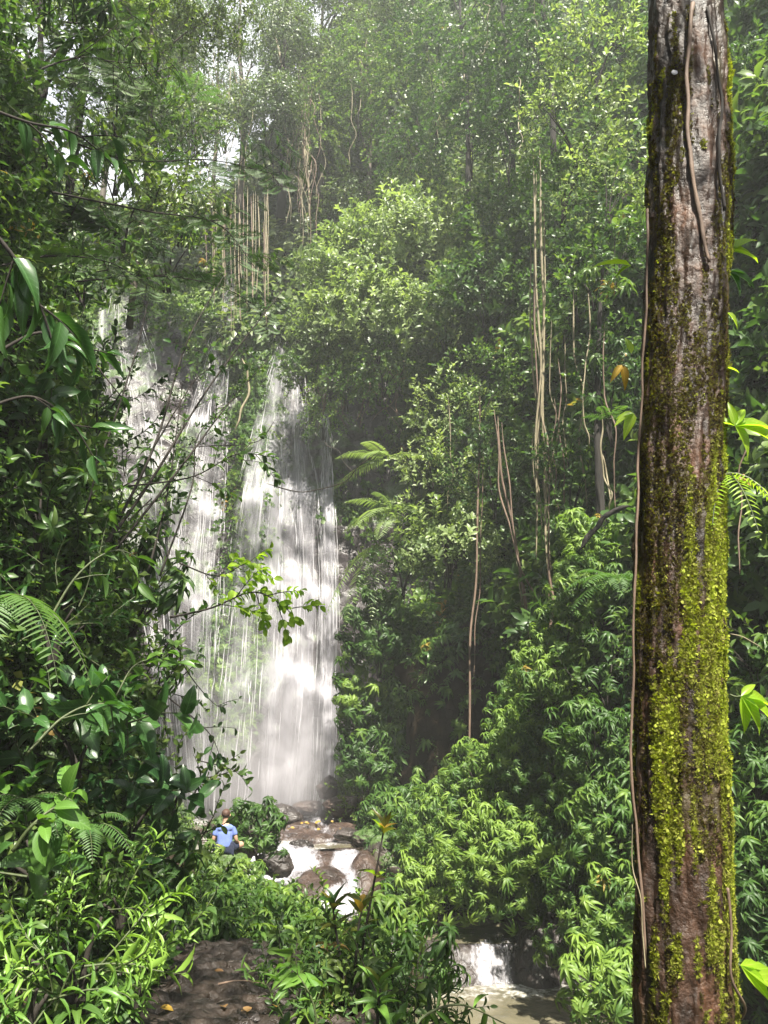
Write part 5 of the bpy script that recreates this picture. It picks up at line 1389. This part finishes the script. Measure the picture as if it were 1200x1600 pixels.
liana([(905, 650, 16.5), (925, 690, 16.3), (945, 730, 16), (955, 790, 15.8)], .022, 'liana slanting across the straight tree', 'liana')
liana([(918, 430, 15.4), (920, 560, 15.3), (919, 640, 15.3), (920, 700, 15.3)], .016, 'pale liana running down the straight tree')
liana([(940, 640, 15.4), (946, 700, 15.4), (948, 770, 15.4), (952, 800, 15.4)], .02, 'liana right of the straight tree with a pale lower end')
liana([(945, 500, 15.2), (948, 620, 15.2), (956, 720, 15.2), (962, 800, 15.2)], .016, 'slim liana nearest to the mossy trunk', 'liana_brown')
liana([(772, 640, 19), (782, 740, 19), (797, 820, 18.8), (822, 900, 18.6), (845, 955, 18.4)], .024, 'slanting root whose foot swings out to the right', 'liana_brown')
liana([(778, 650, 19), (788, 760, 19), (806, 880, 18.8), (826, 1000, 18.6), (830, 1035, 18.5)], .034, 'thick slanting brown root reaching the lit slope', 'liana_brown')
liana([(784, 660, 18.9), (796, 800, 18.8), (820, 930, 18.6), (828, 1020, 18.5)], .02, 'root running along the thick slanting root', 'liana_brown')
liana([(806, 870, 18.7), (822, 940, 18.6), (836, 990, 18.5), (842, 1010, 18.4)], .014, 'thin root splitting off to the right of the slanting roots', 'liana')
liana([(856, 870, 17.2), (862, 960, 17.1), (866, 1050, 17), (868, 1130, 16.9)], .034, 'dark brown hanging root over the lit herbs', 'liana_brown')
liana([(750, 600, 20.5), (748, 760, 20.5), (744, 900, 20.3), (738, 1040, 20.2), (731, 1250, 20)], .034, 'long single root dropping in front of the black hollow', 'liana_brown')
liana([(755, 680, 20.4), (752, 840, 20.4), (748, 960, 20.2), (740, 1060, 20.1)], .014, 'thread like root beside the long single root', 'liana_brown')
liana([(700, 620, 21), (702, 720, 21), (699, 800, 21)], .014, 'short pale root in front of the bulging bush')
liana([(1158, 640, 10), (1160, 760, 10), (1156, 900, 10)], .012, 'thin root in the shade right of the trunk', 'liana_brown')
LW = .35
liana([(862, 500, 17.3), (867, 660, 17.3), (868, 820, 17.3)], .012, 'thin tan liana right beside the dense bundle')
liana([(826, 480, 17.6), (833, 620, 17.6), (836, 760, 17.6)], .012, 'thin tan liana at the left edge of the dense bundle')
liana([(846, 600, 17.1), (856, 750, 17.1), (862, 900, 17.1)], .012, 'thin liana trailing below the dense bundle')
liana([(882, 520, 17), (886, 630, 17), (886, 740, 17)], .012, 'hair thin liana between the bundle and the single pale one')
G2 = 'tangled roots hanging from the thick trunk tree above the falls'
liana([(428, 50, 31.5), (446, 120, 31.5), (470, 200, 31.5), (482, 300, 31.5)], .06, 'crooked pale root starting at the sky gap and bending right')
liana([(440, 130, 31.4), (468, 180, 31.4), (480, 240, 31.4), (484, 350, 31.4)], .045, 'second crooked root joining the pale bent one')
liana([(370, 115, 32), (400, 145, 32), (425, 140, 32), (450, 120, 32)], .045, 'pale branch sagging across the foot of the sky gap')
for k in range(16):
    a = 478 + rng.normal(0, 13); y0 = rng.uniform(90, 190); y1 = rng.uniform(300, 400)
    liana([(a + rng.uniform(-10, 10), y0, 31), (a + rng.uniform(-5, 5), (y0 + y1) / 2, 31), (a + rng.uniform(-5, 5), y1, 31)], rng.uniform(.010, .022), 'pale aerial root in the tangle above the top of the main fall', 'liana' if k % 3 else 'liana_brown', G2, 'aerial_root', 'root', wob=.5)
G3 = 'curtain of straight roots above the middle fall'
for k in range(26):
    a = 325 + 98 * k / 25 + rng.uniform(-5, 5); y0 = rng.uniform(270, 350); y1 = rng.uniform(430, 530)
    liana([(a, y0, 28.2), (a + rng.uniform(-2, 2), (y0 + y1) / 2, 28), (a + rng.uniform(-3, 3), y1, 27.9)], rng.uniform(.010, .026), ['straight aerial root in the left third of the curtain above the middle fall', 'straight aerial root in the middle of the curtain above the middle fall', 'straight aerial root in the right third of the curtain above the middle fall'][min(2, k * 3 // 26)], 'liana' if k % 3 else 'liana_brown', G3, 'aerial_root', 'root', wob=.03)
G4 = 'slender stems rising beside the sky gap'
for k, (a, b) in enumerate([(309, 300), (318, 316), (334, 326), (352, 350), (366, 372), (385, 380), (300, 312), (345, 360)]):
    liana([(a, 60 + 9 * k, 30), ((a + b) / 2 + 3, 160, 30), (b, 300, 30)], rng.uniform(.014, .03), 'slender pale stem among those below the sky gap', 'liana', G4, 'stem_vine', 'stem', wob=.6)
G5 = 'thin vines hanging in the upper canopy'
for k, (a, y0, y1, d) in enumerate([(574, 60, 160, 30), (560, 90, 180, 30), (590, 80, 150, 30), (548, 130, 260, 30), (602, 150, 240, 30), (640, 40, 130, 29), (756, 0, 90, 24), (762, 60, 130, 24), (835, 0, 60, 22), (720, 60, 170, 27), (810, 120, 240, 20), (690, 120, 220, 27)]):
    liana([(a, y0, d), (a + rng.uniform(-6, 6), (y0 + y1) / 2, d), (a + rng.uniform(-8, 8), y1, d)], .018, 'thin pale vine hanging in the %s canopy' % ('hazy upper left', 'hazy upper middle', 'shaded upper right')[0 if a < 600 else 1 if a < 730 else 2], 'liana', G5, wob=.4)
# the fallen bare stem in the rib and the arching twig over the main fall
liana([(378, 560, 27.0), (392, 600, 27), (380, 640, 26.9), (366, 675, 26.9)], .05, 'smooth tan root bulging down the rib between the falls', 'liana')
liana([(415, 755, 7.2), (470, 765, 7.3), (540, 745, 7.4), (600, 700, 7.5)], .006, 'thin bare twig arching across the main fall', 'twigwood')
liana([(280, 700, 7), (350, 690, 7.1), (400, 688, 7.2), (430, 655, 7.3)], .005, 'fine bare twig over the white water', 'twigwood')
liana([(560, 745, 24), (520, 700, 24.2), (505, 690, 24.5)], .02, 'dark bent stick beside the thin right stream', 'twigwood')
liana([(905, 860, 14.5), (930, 825, 14.4), (955, 800, 14.3), (985, 790, 14.2)], .06, 'mossy brown branch leaning behind the trunk', 'darkbark', name='branch', cat='branch')
for k in range(12):
    a = 480 + 14 * k + rng.uniform(-5, 5); 
    liana([(a, 560 + rng.uniform(-10, 20), 27.4), (a + rng.uniform(-25, 25), 610, 27.2), (a + rng.uniform(-30, 30), 650 + rng.uniform(0, 30), 27.3)], rng.uniform(.012, .026), 'bare crooked twig hanging under the great sunlit shrub', 'liana_brown', 'twigs hanging at the top of the hollow', 'bare_twig', 'twig', wob=.25)

# ------------------------------------------------------------------ the mossy tree in front
TB, TT = W(1068, 1600, 2.50), W(1070, 0, 2.32)
axis = TT - TB; axis_n = nrm(axis)
base = TB - axis_n * (TB[2] + .35) / axis_n[2]
tree_root = thing('mossy_tree', 'nearby mossy tree trunk with peeling brown bark on the right', 'tree', base)
HT = 6.2
TR = 0.136
def trunk_pt(a, h, extra=0.0, disp=True):
    """a: angle, 0 towards the camera, + to the right"""
    a = np.asarray(a, float); h = np.asarray(h, float)
    c = axis_n[None] * h[:, None] + np.stack([.018 * np.sin(h * 2.1), 0 * h, 0 * h], -1)
    r = TR * (1 + .10 * np.clip(1 - h / .8, 0, 1) - .02 * h / 3) + .010 * np.exp(-((h - 3.75) / .2) ** 2)
    q = np.stack([np.sin(a) * 1.0, h * 1.0, np.cos(a) * 1.0], -1)
    if disp:
        r = r + .020 * fbm(q * [2.2, 2.4, 2.2], 3, 101) + .006 * fbm(q * [6, 9, 6], 2, 107) + .010 * np.sin(a * 3 + h * .5) * .6
        fl = fbm(q * [7, 6, 7], 4, 103); r = r + .009 * np.abs(fl) * 2 - .004
        sc = vnoise(q * [16, 26, 16], 104); r = r + .0045 * np.clip(sc, -.2, 1) + .0022 * fbm(q * [40, 50, 40], 2, 105)
    r = r + extra
    return c + np.stack([np.sin(a) * r, -np.cos(a) * r, 0 * a], -1)
def tr_fn(u, v): return trunk_pt(-math.pi * .95 + 2 * math.pi * u, .0 + HT * v)
P, Q, UV = grid(lambda u, v: trunk_pt(-math.pi + 2 * math.pi * u, 3.9 * v + .55), 150, 560)
m, nt, bs, out = new_mat('mossy_bark'); L = nt.links
tcn = N(nt, 'ShaderNodeTexCoord'); 
def tn(sx, sy, sz, det, dist=0):
    mp = N(nt, 'ShaderNodeMapping'); mp.inputs['Scale'].default_value = (sx, sy, sz); L.new(tcn.outputs['Object'], mp.inputs[0])
    n = N(nt, 'ShaderNodeTexNoise', i_Scale=1.0, i_Detail=det, i_Roughness=.65, i_Distortion=dist); L.new(mp.outputs[0], n.inputs['Vector']); return n.outputs[0]
na, nb, nc = tn(9, 9, 4, 7), tn(30, 30, 30, 6), tn(5, 5, 2, 4, .5)
c = ramp(nt, na, [(.32, (.006, .005, .004)), (.47, (.024, .014, .009)), (.61, (.065, .032, .017)), (.78, (.15, .068, .035))])
c = mixc(nt, .7, c, ramp(nt, nb, [(.3, (.3, .3, .3)), (.65, (1.4, 1.3, 1.2))]), 'MULTIPLY')
c = mixc(nt, ramp(nt, nc, [(.55, (0, 0, 0)), (.68, (1, 1, 1))]), c, (.065, .052, .02))
L.new(c, bs.inputs['Base Color']); L.new(ramp(nt, nb, [(.35, (.26,) * 3), (.7, (.75,) * 3)]), bs.inputs['Roughness'])
bp = N(nt, 'ShaderNodeBump', i_Strength=1.0, i_Distance=.012); L.new(math_n(nt, 'ADD', nb, math_n(nt, 'MULTIPLY', na, .6)), bp.inputs['Height']); L.new(bp.outputs[0], bs.inputs['Normal'])
M['mossbark'] = m
trb = MB().add(P, Q, uv=UV)
for (h0, h1) in ((0, .56), (4.44, HT)):
    P2, Q2, UV2 = grid(lambda u, v: trunk_pt(-math.pi + 2 * math.pi * u, h0 + (h1 - h0) * v), 60, 30); trb.add(P2, Q2, uv=UV2)
obj('trunk', trb, M['mossbark'], tree_root)
# crown of the same tree, above the picture: it shades what stands below it
cb = MB(); tb = MB(); topc = axis_n * HT
for (dx, dy, dz, R) in [(.3, -1.2, .5, .5), (1.5, -.4, 1.2, 1.0), (-.9, -.5, 1.6, .9), (.3, 1.0, 1.9, 1.1), (1.6, .8, 2.0, 1.0), (-.2, -1.6, 2.4, 1.1)]:
    c0 = topc + [dx, dy, dz]; add_tube(tb, curve([topc, (topc + c0) / 2 + [0, 0, .2], c0], 6), np.linspace(.07, .02, 6), 6)
    K = 60 if R == .5 else 46; e = nrm(rng.normal(size=(K, 3))); cb.add_mb(PROTO['twig_mid'][0], frames(e + UPV * .4), c0 + e * R * rng.random((K, 1)) ** .4 * [1, 1, .6], rng.uniform(.8, 1.3, K))
obj('limb', tb, M['mossbark'], tree_root); obj('crown', cb, mats_for('twig'), tree_root)

def moss_tuft(seed, n=14, L=.012, flat=.3):
    r = np.random.default_rng(seed); mb = MB(); a = r.uniform(0, 6.28, n); el = r.uniform(.15, 1.1, n)
    D = np.stack([np.cos(a) * np.cos(el), np.sin(a) * np.cos(el), np.sin(el)], 1)
    ll = L * r.uniform(.6, 1.3, n); add_leaves(mb, leaf_tpl(2, 'ellip', .5, .4), r.normal(0, .003, (n, 3)) * [1, 1, .3], D, UPV + r.normal(0, .3, (n, 3)), ll, ll * .28, 0, .5 + r.normal(0, .1, n))
    return mb
def moss_scale(seed):
    """a small shingled flake of liverwort"""
    r = np.random.default_rng(seed); mb = MB()
    for k in range(4):
        l = .011 * r.uniform(.6, 1.2); a = r.uniform(-.9, .9)
        add_leaves(mb, leaf_tpl(3, 'heart', .35, .5), [[r.normal(0, .004), r.normal(0, .004), .001 * k]], [[math.sin(a), math.cos(a), .5 + .2 * k]], [[0, -.3, 1]], l, l * .8, 0, .5 + r.normal(0, .1))
    return mb
MT = [bpy.data.objects.new('moss_tuft', moss_tuft(s).mesh('moss_tuft', M['moss'])) for s in range(7)]
MS = [bpy.data.objects.new('moss_scale', moss_scale(s + 9).mesh('moss_scale', M['moss'])) for s in range(3)]
K = 150000
a = rng.uniform(-1.75, 1.85, K); h = rng.uniform(.6, 4.4, K)
q = np.stack([np.sin(a), h, np.cos(a)], -1)
edge = 1 / (1 + np.exp(-(a - .55) * 5)); midh = np.exp(-((h - 2.05) / .62) ** 2)
green = edge * .40 * (.6 + .7 * np.exp(-((h - 1.9) / 1.1) ** 2)) + midh * .62 / (1 + np.exp(-(a + .75) * 6)) + .25 * (a > 1.0) - .12 * (h > 3.2) + .9 * fbm(q * [2.8, 2.2, 2.8], 3, 111) + 1.0 * fbm(q * [8, 6, 8], 3, 112)
brown = .30 + .9 * fbm(q * [2.6, 2.2, 2.6], 3, 115) + .5 * np.exp(-((h - 2.9) / .5) ** 2)
isg = green > .58
isb = ~isg & (brown + .8 * fbm(q * [9, 8, 9], 2, 119) > .50)
tint = np.where(isg, .56 + .45 * np.clip(green - .58, 0, 1) + rng.normal(0, .10, K), rng.normal(.26, .14, K))
keep = (isg & (rng.random(K) < .6)) | (isb & (rng.random(K) < .36))
a, h, tint, isg = a[keep], h[keep], tint[keep] - .5, isg[keep]
pos = trunk_pt(a, h, -.001)
out_ = np.stack([np.sin(a), -np.cos(a), 0 * a], -1)
scatter('moss', 'yellow green and brown moss on the trunk', pos, out_ - UPV * .35 + rng.normal(0, .25, pos.shape), np.where(isg, rng.uniform(.4, 1.0, len(a)) * (1 + .5 * np.clip(fbm(pos * 14, 2, 77), 0, 1) * 1.2), rng.uniform(.35, .75, len(a))), tint, MT + MS, tree_root)
# roots that climb the trunk
def on_trunk(label, px_py, r0, mat, name='climbing_root', cat='root', off=.004):
    pts = []
    for (px, py) in px_py:
        best = None
        for a_ in np.linspace(-1.5, 1.6, 160):
            pass
        # ray against the trunk: search the angle whose point projects onto px at this row
        hh = np.linspace(.3, 5.2, 260); aa = np.linspace(-1.5, 1.6, 90); A_, H_ = np.meshgrid(aa, hh)
        X = trunk_pt(A_.ravel(), H_.ravel(), off, disp=False) + base; rel = X - [0, 0, EYE]
        zc = rel[:, 1] * math.cos(PITCH) + rel[:, 2] * math.sin(PITCH); yc = -rel[:, 1] * math.sin(PITCH) + rel[:, 2] * math.cos(PITCH)
        sx, sy = 600 + FPX * rel[:, 0] / zc, 800 - FPX * yc / zc
        k = np.argmin((sx - px) ** 2 + (sy - py) ** 2); pts.append((A_.ravel()[k], H_.ravel()[k]))
    pts = np.array(pts); n = 40; cc = curve(np.c_[pts, np.zeros(len(pts))], n)
    X = trunk_pt(cc[:, 0], cc[:, 1], off + r0 * .5, disp=False) + .006 * np.stack([vnoise(np.stack([cc[:, 1] * 9, 0 * cc[:, 0], 0 * cc[:, 0]], -1), 3), 0 * cc[:, 0] - .3, 0 * cc[:, 0]], -1)
    mb = MB(); add_tube(mb, X, r0 * (1 + .2 * vnoise(np.stack([cc[:, 1] * 20, 0 * cc[:, 0], 0 * cc[:, 0]], -1), 5)), 8)
    return obj(name, mb, M[mat], label=label, cat=cat, loc=tuple(base)), X
on_trunk('pale root winding down the upper part of the mossy trunk', [(1082, 8), (1074, 120), (1076, 230), (1082, 290), (1094, 350), (1106, 410)], .007, 'liana_brown', off=.012)
on_trunk('dark root at the right of the top of the mossy trunk', [(1106, 10), (1118, 90), (1126, 170), (1120, 250), (1128, 330)], .005, 'darkbark', off=.012)
on_trunk('long brown root down the left edge of the mossy trunk', [(994, 330), (992, 480), (988, 560), (992, 660), (996, 780), (992, 880), (990, 1000), (988, 1100), (992, 1260), (1000, 1380), (1008, 1500)], .0042, 'liana_brown', off=.012)
on_trunk('thin light rootlet beside the long brown root, low on the trunk', [(984, 1290), (986, 1350), (1000, 1400), (1002, 1460), (1010, 1510)], .002, 'liana', off=.018)
on_trunk('short dark root along the lower right edge of the trunk', [(1136, 1390), (1142, 1460), (1144, 1540), (1150, 1590)], .004, 'liana_brown', off=.012)
# pale fungus
mb = boulder_mb(.011, .004, .010, 5, .3, 10)
obj('fungus', mb, M['yellow'] if False else M['thread'], label='small cream fungus on the dark upper trunk', cat='fungus', loc=tuple(W(1054, 113, 2.195)))

# plants growing on the trunk, every leaf a part
def epiphyte(label, px, py, d, leaves, L, wr=.36, mat='young', kind='lance', droop=.35, stem=None):
    b = W(px, py, d); root = thing('climbing_plant', label, 'plant', b); mb = MB()
    s_end = np.array(stem if stem else [.03, -.01, .015])
    add_tube(mb, curve([[0, 0, 0], s_end * .5 + [0, 0, -.004], s_end], 6), .0028, 5); obj('stem', mb, M['stem'], root)
    for (ang, yy, sc) in leaves:   # angle in the picture plane, degrees; yy: depth component
        t = math.radians(ang); dd = np.array([math.cos(t), yy, math.sin(t)])
        leaf_part(root, leaf_mesh(kind, mat, 5, droop), s_end, dd, np.array([0, -.8, .6]) + rng.normal(0, .15, 3), L * sc * 1.15, L * sc * wr * 1.15)
    return root
epiphyte('highest leaf sprig right of the trunk, glowing yellow green', 1112, 392, 2.36, [(35, -.2, 1.0), (5, .1, 1.1), (60, .3, .8), (-10, -.4, .7), (160, 0, .5)], .105, stem=[.055, -.01, -.01])
epiphyte('second leaf sprig right of the trunk with a grey green leaf', 1112, 424, 2.36, [(-25, -.1, 1.1), (-60, -.2, .9), (-5, .2, 1.0)], .095, mat='broad', stem=[.05, -.01, -.005])
epiphyte('tiny two leaved sprig on the right side of the trunk', 1128, 490, 2.36, [(-50, -.1, 1.0), (150, .1, .6)], .06, stem=[.012, -.01, 0])
epiphyte('small leaf growing off the trunk above the large yellow green sprig', 1124, 577, 2.38, [(0, -.1, 1.0)], .05, stem=[.008, -.01, 0])
epiphyte('largest yellow green leaf sprig right of the trunk', 1108, 668, 2.36, [(5, -.1, 1.25), (60, .1, .8), (100, -.2, .7), (-18, -.2, 1.35), (160, 0, .9), (-70, -.3, .9), (30, .3, .9)], .11, wr=.34, stem=[.075, -.02, -.002])
epiphyte('bright leaf sprig low on the right of the trunk at the fern height below', 1140, 1085, 2.4, [(-30, -.1, 1.1), (-60, -.2, 1.0), (-85, -.1, .9), (-5, .2, 1.1), (40, .1, .6)], .11, wr=.36, stem=[.03, -.01, -.005])
epiphyte('long bright leaf at the bottom right of the trunk', 1148, 1500, 2.46, [(-28, -.1, 1.6), (-5, .2, .8), (-45, -.2, 1.0)], .115, wr=.34, stem=[.01, -.01, -.01])
epiphyte('single arching leaf left of the trunk near the top', 990, 418, 2.40, [(165, -.1, 1.0), (200, .2, .5)], .12, wr=.28, stem=[-.012, -.01, 0])
epiphyte('pair of drooping leaves left of the trunk at mid height', 992, 648, 2.42, [(200, -.1, .8), (240, -.2, 1.0), (180, .1, .6)], .085, wr=.4, stem=[-.006, -.01, 0])
epiphyte('small upright leaf on the left root of the trunk', 988, 555, 2.42, [(100, -.1, 1.0)], .06, stem=[-.006, -.01, 0])
epiphyte('mottled yellow leaf hanging left of the trunk', 976, 570, 2.5, [(230, 0, .8), (280, .1, 1.0)], .08, mat='yellow', stem=[-.008, 0, 0])
big_fern('little bright fern hanging on the right side of the trunk', 1136, 740, 2.36, [(-50, -5, 1, .9), (-90, -20, 1.1, .9), (-20, 0, .9, 1.0), (-140, -20, .9, .9)], .19, mat='young', pin=14, wd=.22)
epiphyte('dry brown leaf cluster above the little fern', 1138, 752, 2.36, [(20, 0, .8), (-10, -.1, .9), (50, -.1, .7), (-60, .1, .6)], .05, mat='dead', wr=.5, stem=[.03, 0, 0])
liana([(1140, 990, 2.42), (1160, 995, 2.42), (1175, 1003, 2.42), (1190, 1012, 2.42)], .0022, 'fine bare tendril sticking out of the trunk to the right', 'liana', wob=.002)

# ------------------------------------------------------------------ the seated person
def skinned(name, verts, edges, radii, mat, parent, sub=2, root=0, vox=0):
    me = bpy.data.meshes.new(name); me.from_pydata([tuple(v) for v in verts], edges, []); o = bpy.data.objects.new(name, me); col.objects.link(o)
    md = o.modifiers.new('skin', 'SKIN'); md.use_smooth_shade = True
    sv = me.skin_vertices[0].data
    for i, r in enumerate(radii):
        sv[i].radius = r if isinstance(r, (tuple, list)) else (r, r)
        sv[i].use_root = (i == root)
    s = o.modifiers.new('sub', 'SUBSURF'); s.levels = sub; s.render_levels = sub
    if vox:
        rm = o.modifiers.new('re', 'REMESH'); rm.mode = 'VOXEL'; rm.voxel_size = vox; rm.use_smooth_shade = True
        sm = o.modifiers.new('sm', 'SMOOTH'); sm.iterations = 6; sm.factor = .5
    dg = bpy.context.evaluated_depsgraph_get(); me2 = bpy.data.meshes.new_from_object(o.evaluated_get(dg)); bpy.data.objects.remove(o); me2.name = name
    me2.materials.clear(); me2.materials.append(mat)
    for p in me2.polygons: p.use_smooth = True
    o2 = bpy.data.objects.new(name, me2); col.objects.link(o2); o2.parent = parent
    return o2
def plain(name, c, rough=.7, spec=.3):
    m, nt, bs, out = new_mat(name); geo = N(nt, 'ShaderNodeTexCoord'); n = N(nt, 'ShaderNodeTexNoise', i_Scale=9.0, i_Detail=5.0); nt.links.new(geo.outputs['Object'], n.inputs['Vector'])
    nt.links.new(ramp(nt, n.outputs[0], [(.3, tuple(x * .85 for x in c)), (.7, tuple(min(1, x * 1.12) for x in c))]), bs.inputs['Base Color'])
    bp = N(nt, 'ShaderNodeBump', i_Strength=.3, i_Distance=.02); nt.links.new(n.outputs[0], bp.inputs['Height']); nt.links.new(bp.outputs[0], bs.inputs['Normal'])
    bs.inputs['Roughness'].default_value = rough; bs.inputs['Specular IOR Level'].default_value = spec; return m
M['skin'] = plain('skin', (.50, .30, .21), .5); M['shirt'] = plain('blue_cotton', (.12, .17, .40), .85); M['shorts'] = plain('navy_cloth', (.02, .025, .05), .85)
M['hair'] = plain('brown_hair', (.07, .04, .03), .6); M['shoe'] = plain('pale_shoe', (.62, .58, .52), .6)
seat = W(350, 1334, 16.5)
pr_ = thing('person', 'person in a blue t-shirt and dark shorts sitting cross-legged with back to the camera', 'person', seat, math.radians(8))
V = [(0, 0, .11), (0, .01, .24), (0, .03, .38), (0, .045, .48), (0, .05, .545), (0, .06, .60), (0, .075, .70), (0, .075, .775)]
E = [(0, 1), (1, 2), (2, 3), (3, 4), (4, 5), (5, 6), (6, 7)]
R_ = [(.15, .11), (.125, .09), (.145, .10), (.13, .085), (.055, .055), (.052, .052), (.078, .09), (.06, .07)]
for s in (-1, 1):
    i = len(V); V += [(s * .165, .045, .465), (s * .205, .02, .33), (s * .225, .04, .235), (s * .265, .14, .17), (s * .285, .23, .135)]
    R_ += [.05, .042, .038, .032, (.035, .02)]; E += [(3, i), (i, i + 1), (i + 1, i + 2), (i + 2, i + 3), (i + 3, i + 4)]
    for f, (fx, ll) in enumerate([(-.028, .06), (-.010, .072), (.008, .07), (.024, .055)]):
        j = len(V); V += [(s * (.285) + fx, .265, .13), (s * .285 + fx * 1.25, .265 + ll * .5, .122), (s * .285 + fx * 1.3, .265 + ll * .85, .098)]; R_ += [.0095, .0085, .007]; E += [(i + 4, j), (j, j + 1), (j + 1, j + 2)]
    j = len(V); V += [(s * .245, .235, .12), (s * .228, .262, .105)]; R_ += [.011, .009]; E += [(i + 4, j), (j, j + 1)]
    k = len(V); V += [(s * .10, .04, .10), (s * .23, .16, .12), (s * .345, .26, .125), (s * .22, .34, .085), (s * .06, .38, .055), (-s * .03, .40, .045), (-s * .12, .385, .04)]
    R_ += [.10, .085, .062, .052, .042, (.036, .04), (.028, .035)]; E += [(0, k), (k, k + 1), (k + 1, k + 2), (k + 2, k + 3), (k + 3, k + 4), (k + 4, k + 5), (k + 5, k + 6)]
skinned('body', V, E, R_, M['skin'], pr_)
# face, ears
for s in (-1, 1):
    e = boulder_mb(.012, .02, .032, 3, .05, 8); obj('ear', e, M['skin'], pr_, loc=(s * .082, .075, .70))
    obj('eye', boulder_mb(.012, .008, .009, 2, .02, 6), M['thread'], pr_, loc=(s * .032, .158, .715))
obj('nose', boulder_mb(.014, .022, .026, 4, .05, 8), M['skin'], pr_, loc=(0, .17, .685)); obj('mouth', boulder_mb(.026, .008, .007, 6, .05, 6), M['redrock'], pr_, loc=(0, .16, .645))
# shirt
V = [(0, .0, .09), (0, .005, .17), (0, .02, .30), (0, .035, .42), (0, .045, .50), (0, .05, .545), (-.135, .045, .470), (-.19, .03, .385), (-.208, .022, .315), (.135, .045, .470), (.19, .03, .385), (.208, .022, .315)]
E = [(0, 1), (1, 2), (2, 3), (3, 4), (4, 5), (4, 6), (6, 7), (7, 8), (4, 9), (9, 10), (10, 11)]
R_ = [(.185, .135), (.175, .13), (.165, .12), (.17, .115), (.13, .085), (.062, .06), .075, .062, .066, .075, .062, .066]
skinned('shirt', V, E, R_, M['shirt'], pr_, vox=.012)
V = [(0, .0, .10)]; E = []; R_ = [(.175, .135)]
for s in (-1, 1):
    k = len(V); V += [(s * .10, .04, .10), (s * .21, .145, .12), (s * .27, .195, .125)]; R_ += [.118, .10, .092]; E += [(0, k), (k, k + 1), (k + 1, k + 2)]
skinned('shorts', V, E, R_, M['shorts'], pr_, vox=.012)
hair = boulder_mb(.088, .098, .088, 77, .10, 14)
obj('hair', hair, M['hair'], pr_, loc=(0, .062, .745))
for s in (-1, 1):
    skinned('shoe', [(s * .02, .40, .05), (-s * .06, .41, .045), (-s * .15, .40, .04)], [(0, 1), (1, 2)], [(.045, .05), (.042, .045), (.035, .04)], M['shoe'], pr_, 1)

# ------------------------------------------------------------------ spray
def mist(label, px, py, d, rw, rh, rd, dens):
    m_ = mpp(py, d); c = W(px, py, d)
    m, nt, bs, out = new_mat('spray'); nt.nodes.remove(bs); pv = N(nt, 'ShaderNodeVolumePrincipled'); pv.inputs['Color'].default_value = (.97, .95, 1, 1); pv.inputs['Density'].default_value = dens; pv.inputs['Anisotropy'].default_value = .1
    nt.links.new(pv.outputs[0], out.inputs['Volume'])
    P, Q, UV = grid(lambda u, v: np.stack([np.cos(2 * np.pi * u) * np.sin(np.pi * v) * rw * m_, np.sin(2 * np.pi * u) * np.sin(np.pi * v) * rd, np.cos(np.pi * v) * rh * m_], -1) + c, 33, 17)
    return obj('mist', MB().add(P, Q[:, ::-1], uv=UV), m, label=label, kind='stuff')
for k_, (rw_, rh_, rd_, dn_) in enumerate([(70, 50, 1.0, .10), (95, 80, 1.3, .07), (120, 115, 1.6, .05), (145, 160, 1.8, .03), (165, 215, 2.0, .02), (180, 270, 2.2, .012)]):
    mist(['white spray at the very foot of the falls', 'spray round the foot of the falls', 'drifting spray over the foot of the falls', 'thin spray before the lower falls', 'fine spray before the middle of the falls', 'faint spray in front of the whole fall'][k_], 405 + 4 * k_, 1235 - 22 * k_, 25.9, rw_, rh_, rd_, dn_)
mist('thin drifting spray right of the foot of the falls', 500, 1210, 25.6, 70, 60, 1.0, .04)
# haze: one closed box of air round the whole place
hb = MB()
x0, x1, y0, y1, z0, z1 = -66, 66, -14, 104, -9, 72
hv = [[x, y, z] for z in (z0, z1) for (x, y) in ((x0, y0), (x1, y0), (x1, y1), (x0, y1))]
hb.add(hv, [[3, 2, 1, 0], [4, 5, 6, 7], [0, 1, 5, 4], [1, 2, 6, 5], [2, 3, 7, 6], [3, 0, 4, 7]])
m, nt, bs, out = new_mat('haze_air'); nt.nodes.remove(bs)
pv = N(nt, 'ShaderNodeVolumePrincipled'); pv.inputs['Color'].default_value = (0.93, 0.96, 1, 1); pv.inputs['Density'].default_value = HAZE_DENSITY; pv.inputs['Anisotropy'].default_value = 0.2
nt.links.new(pv.outputs[0], out.inputs['Volume'])
obj('haze', hb, m, smooth=False, kind='stuff', label='thin damp haze filling the gorge')
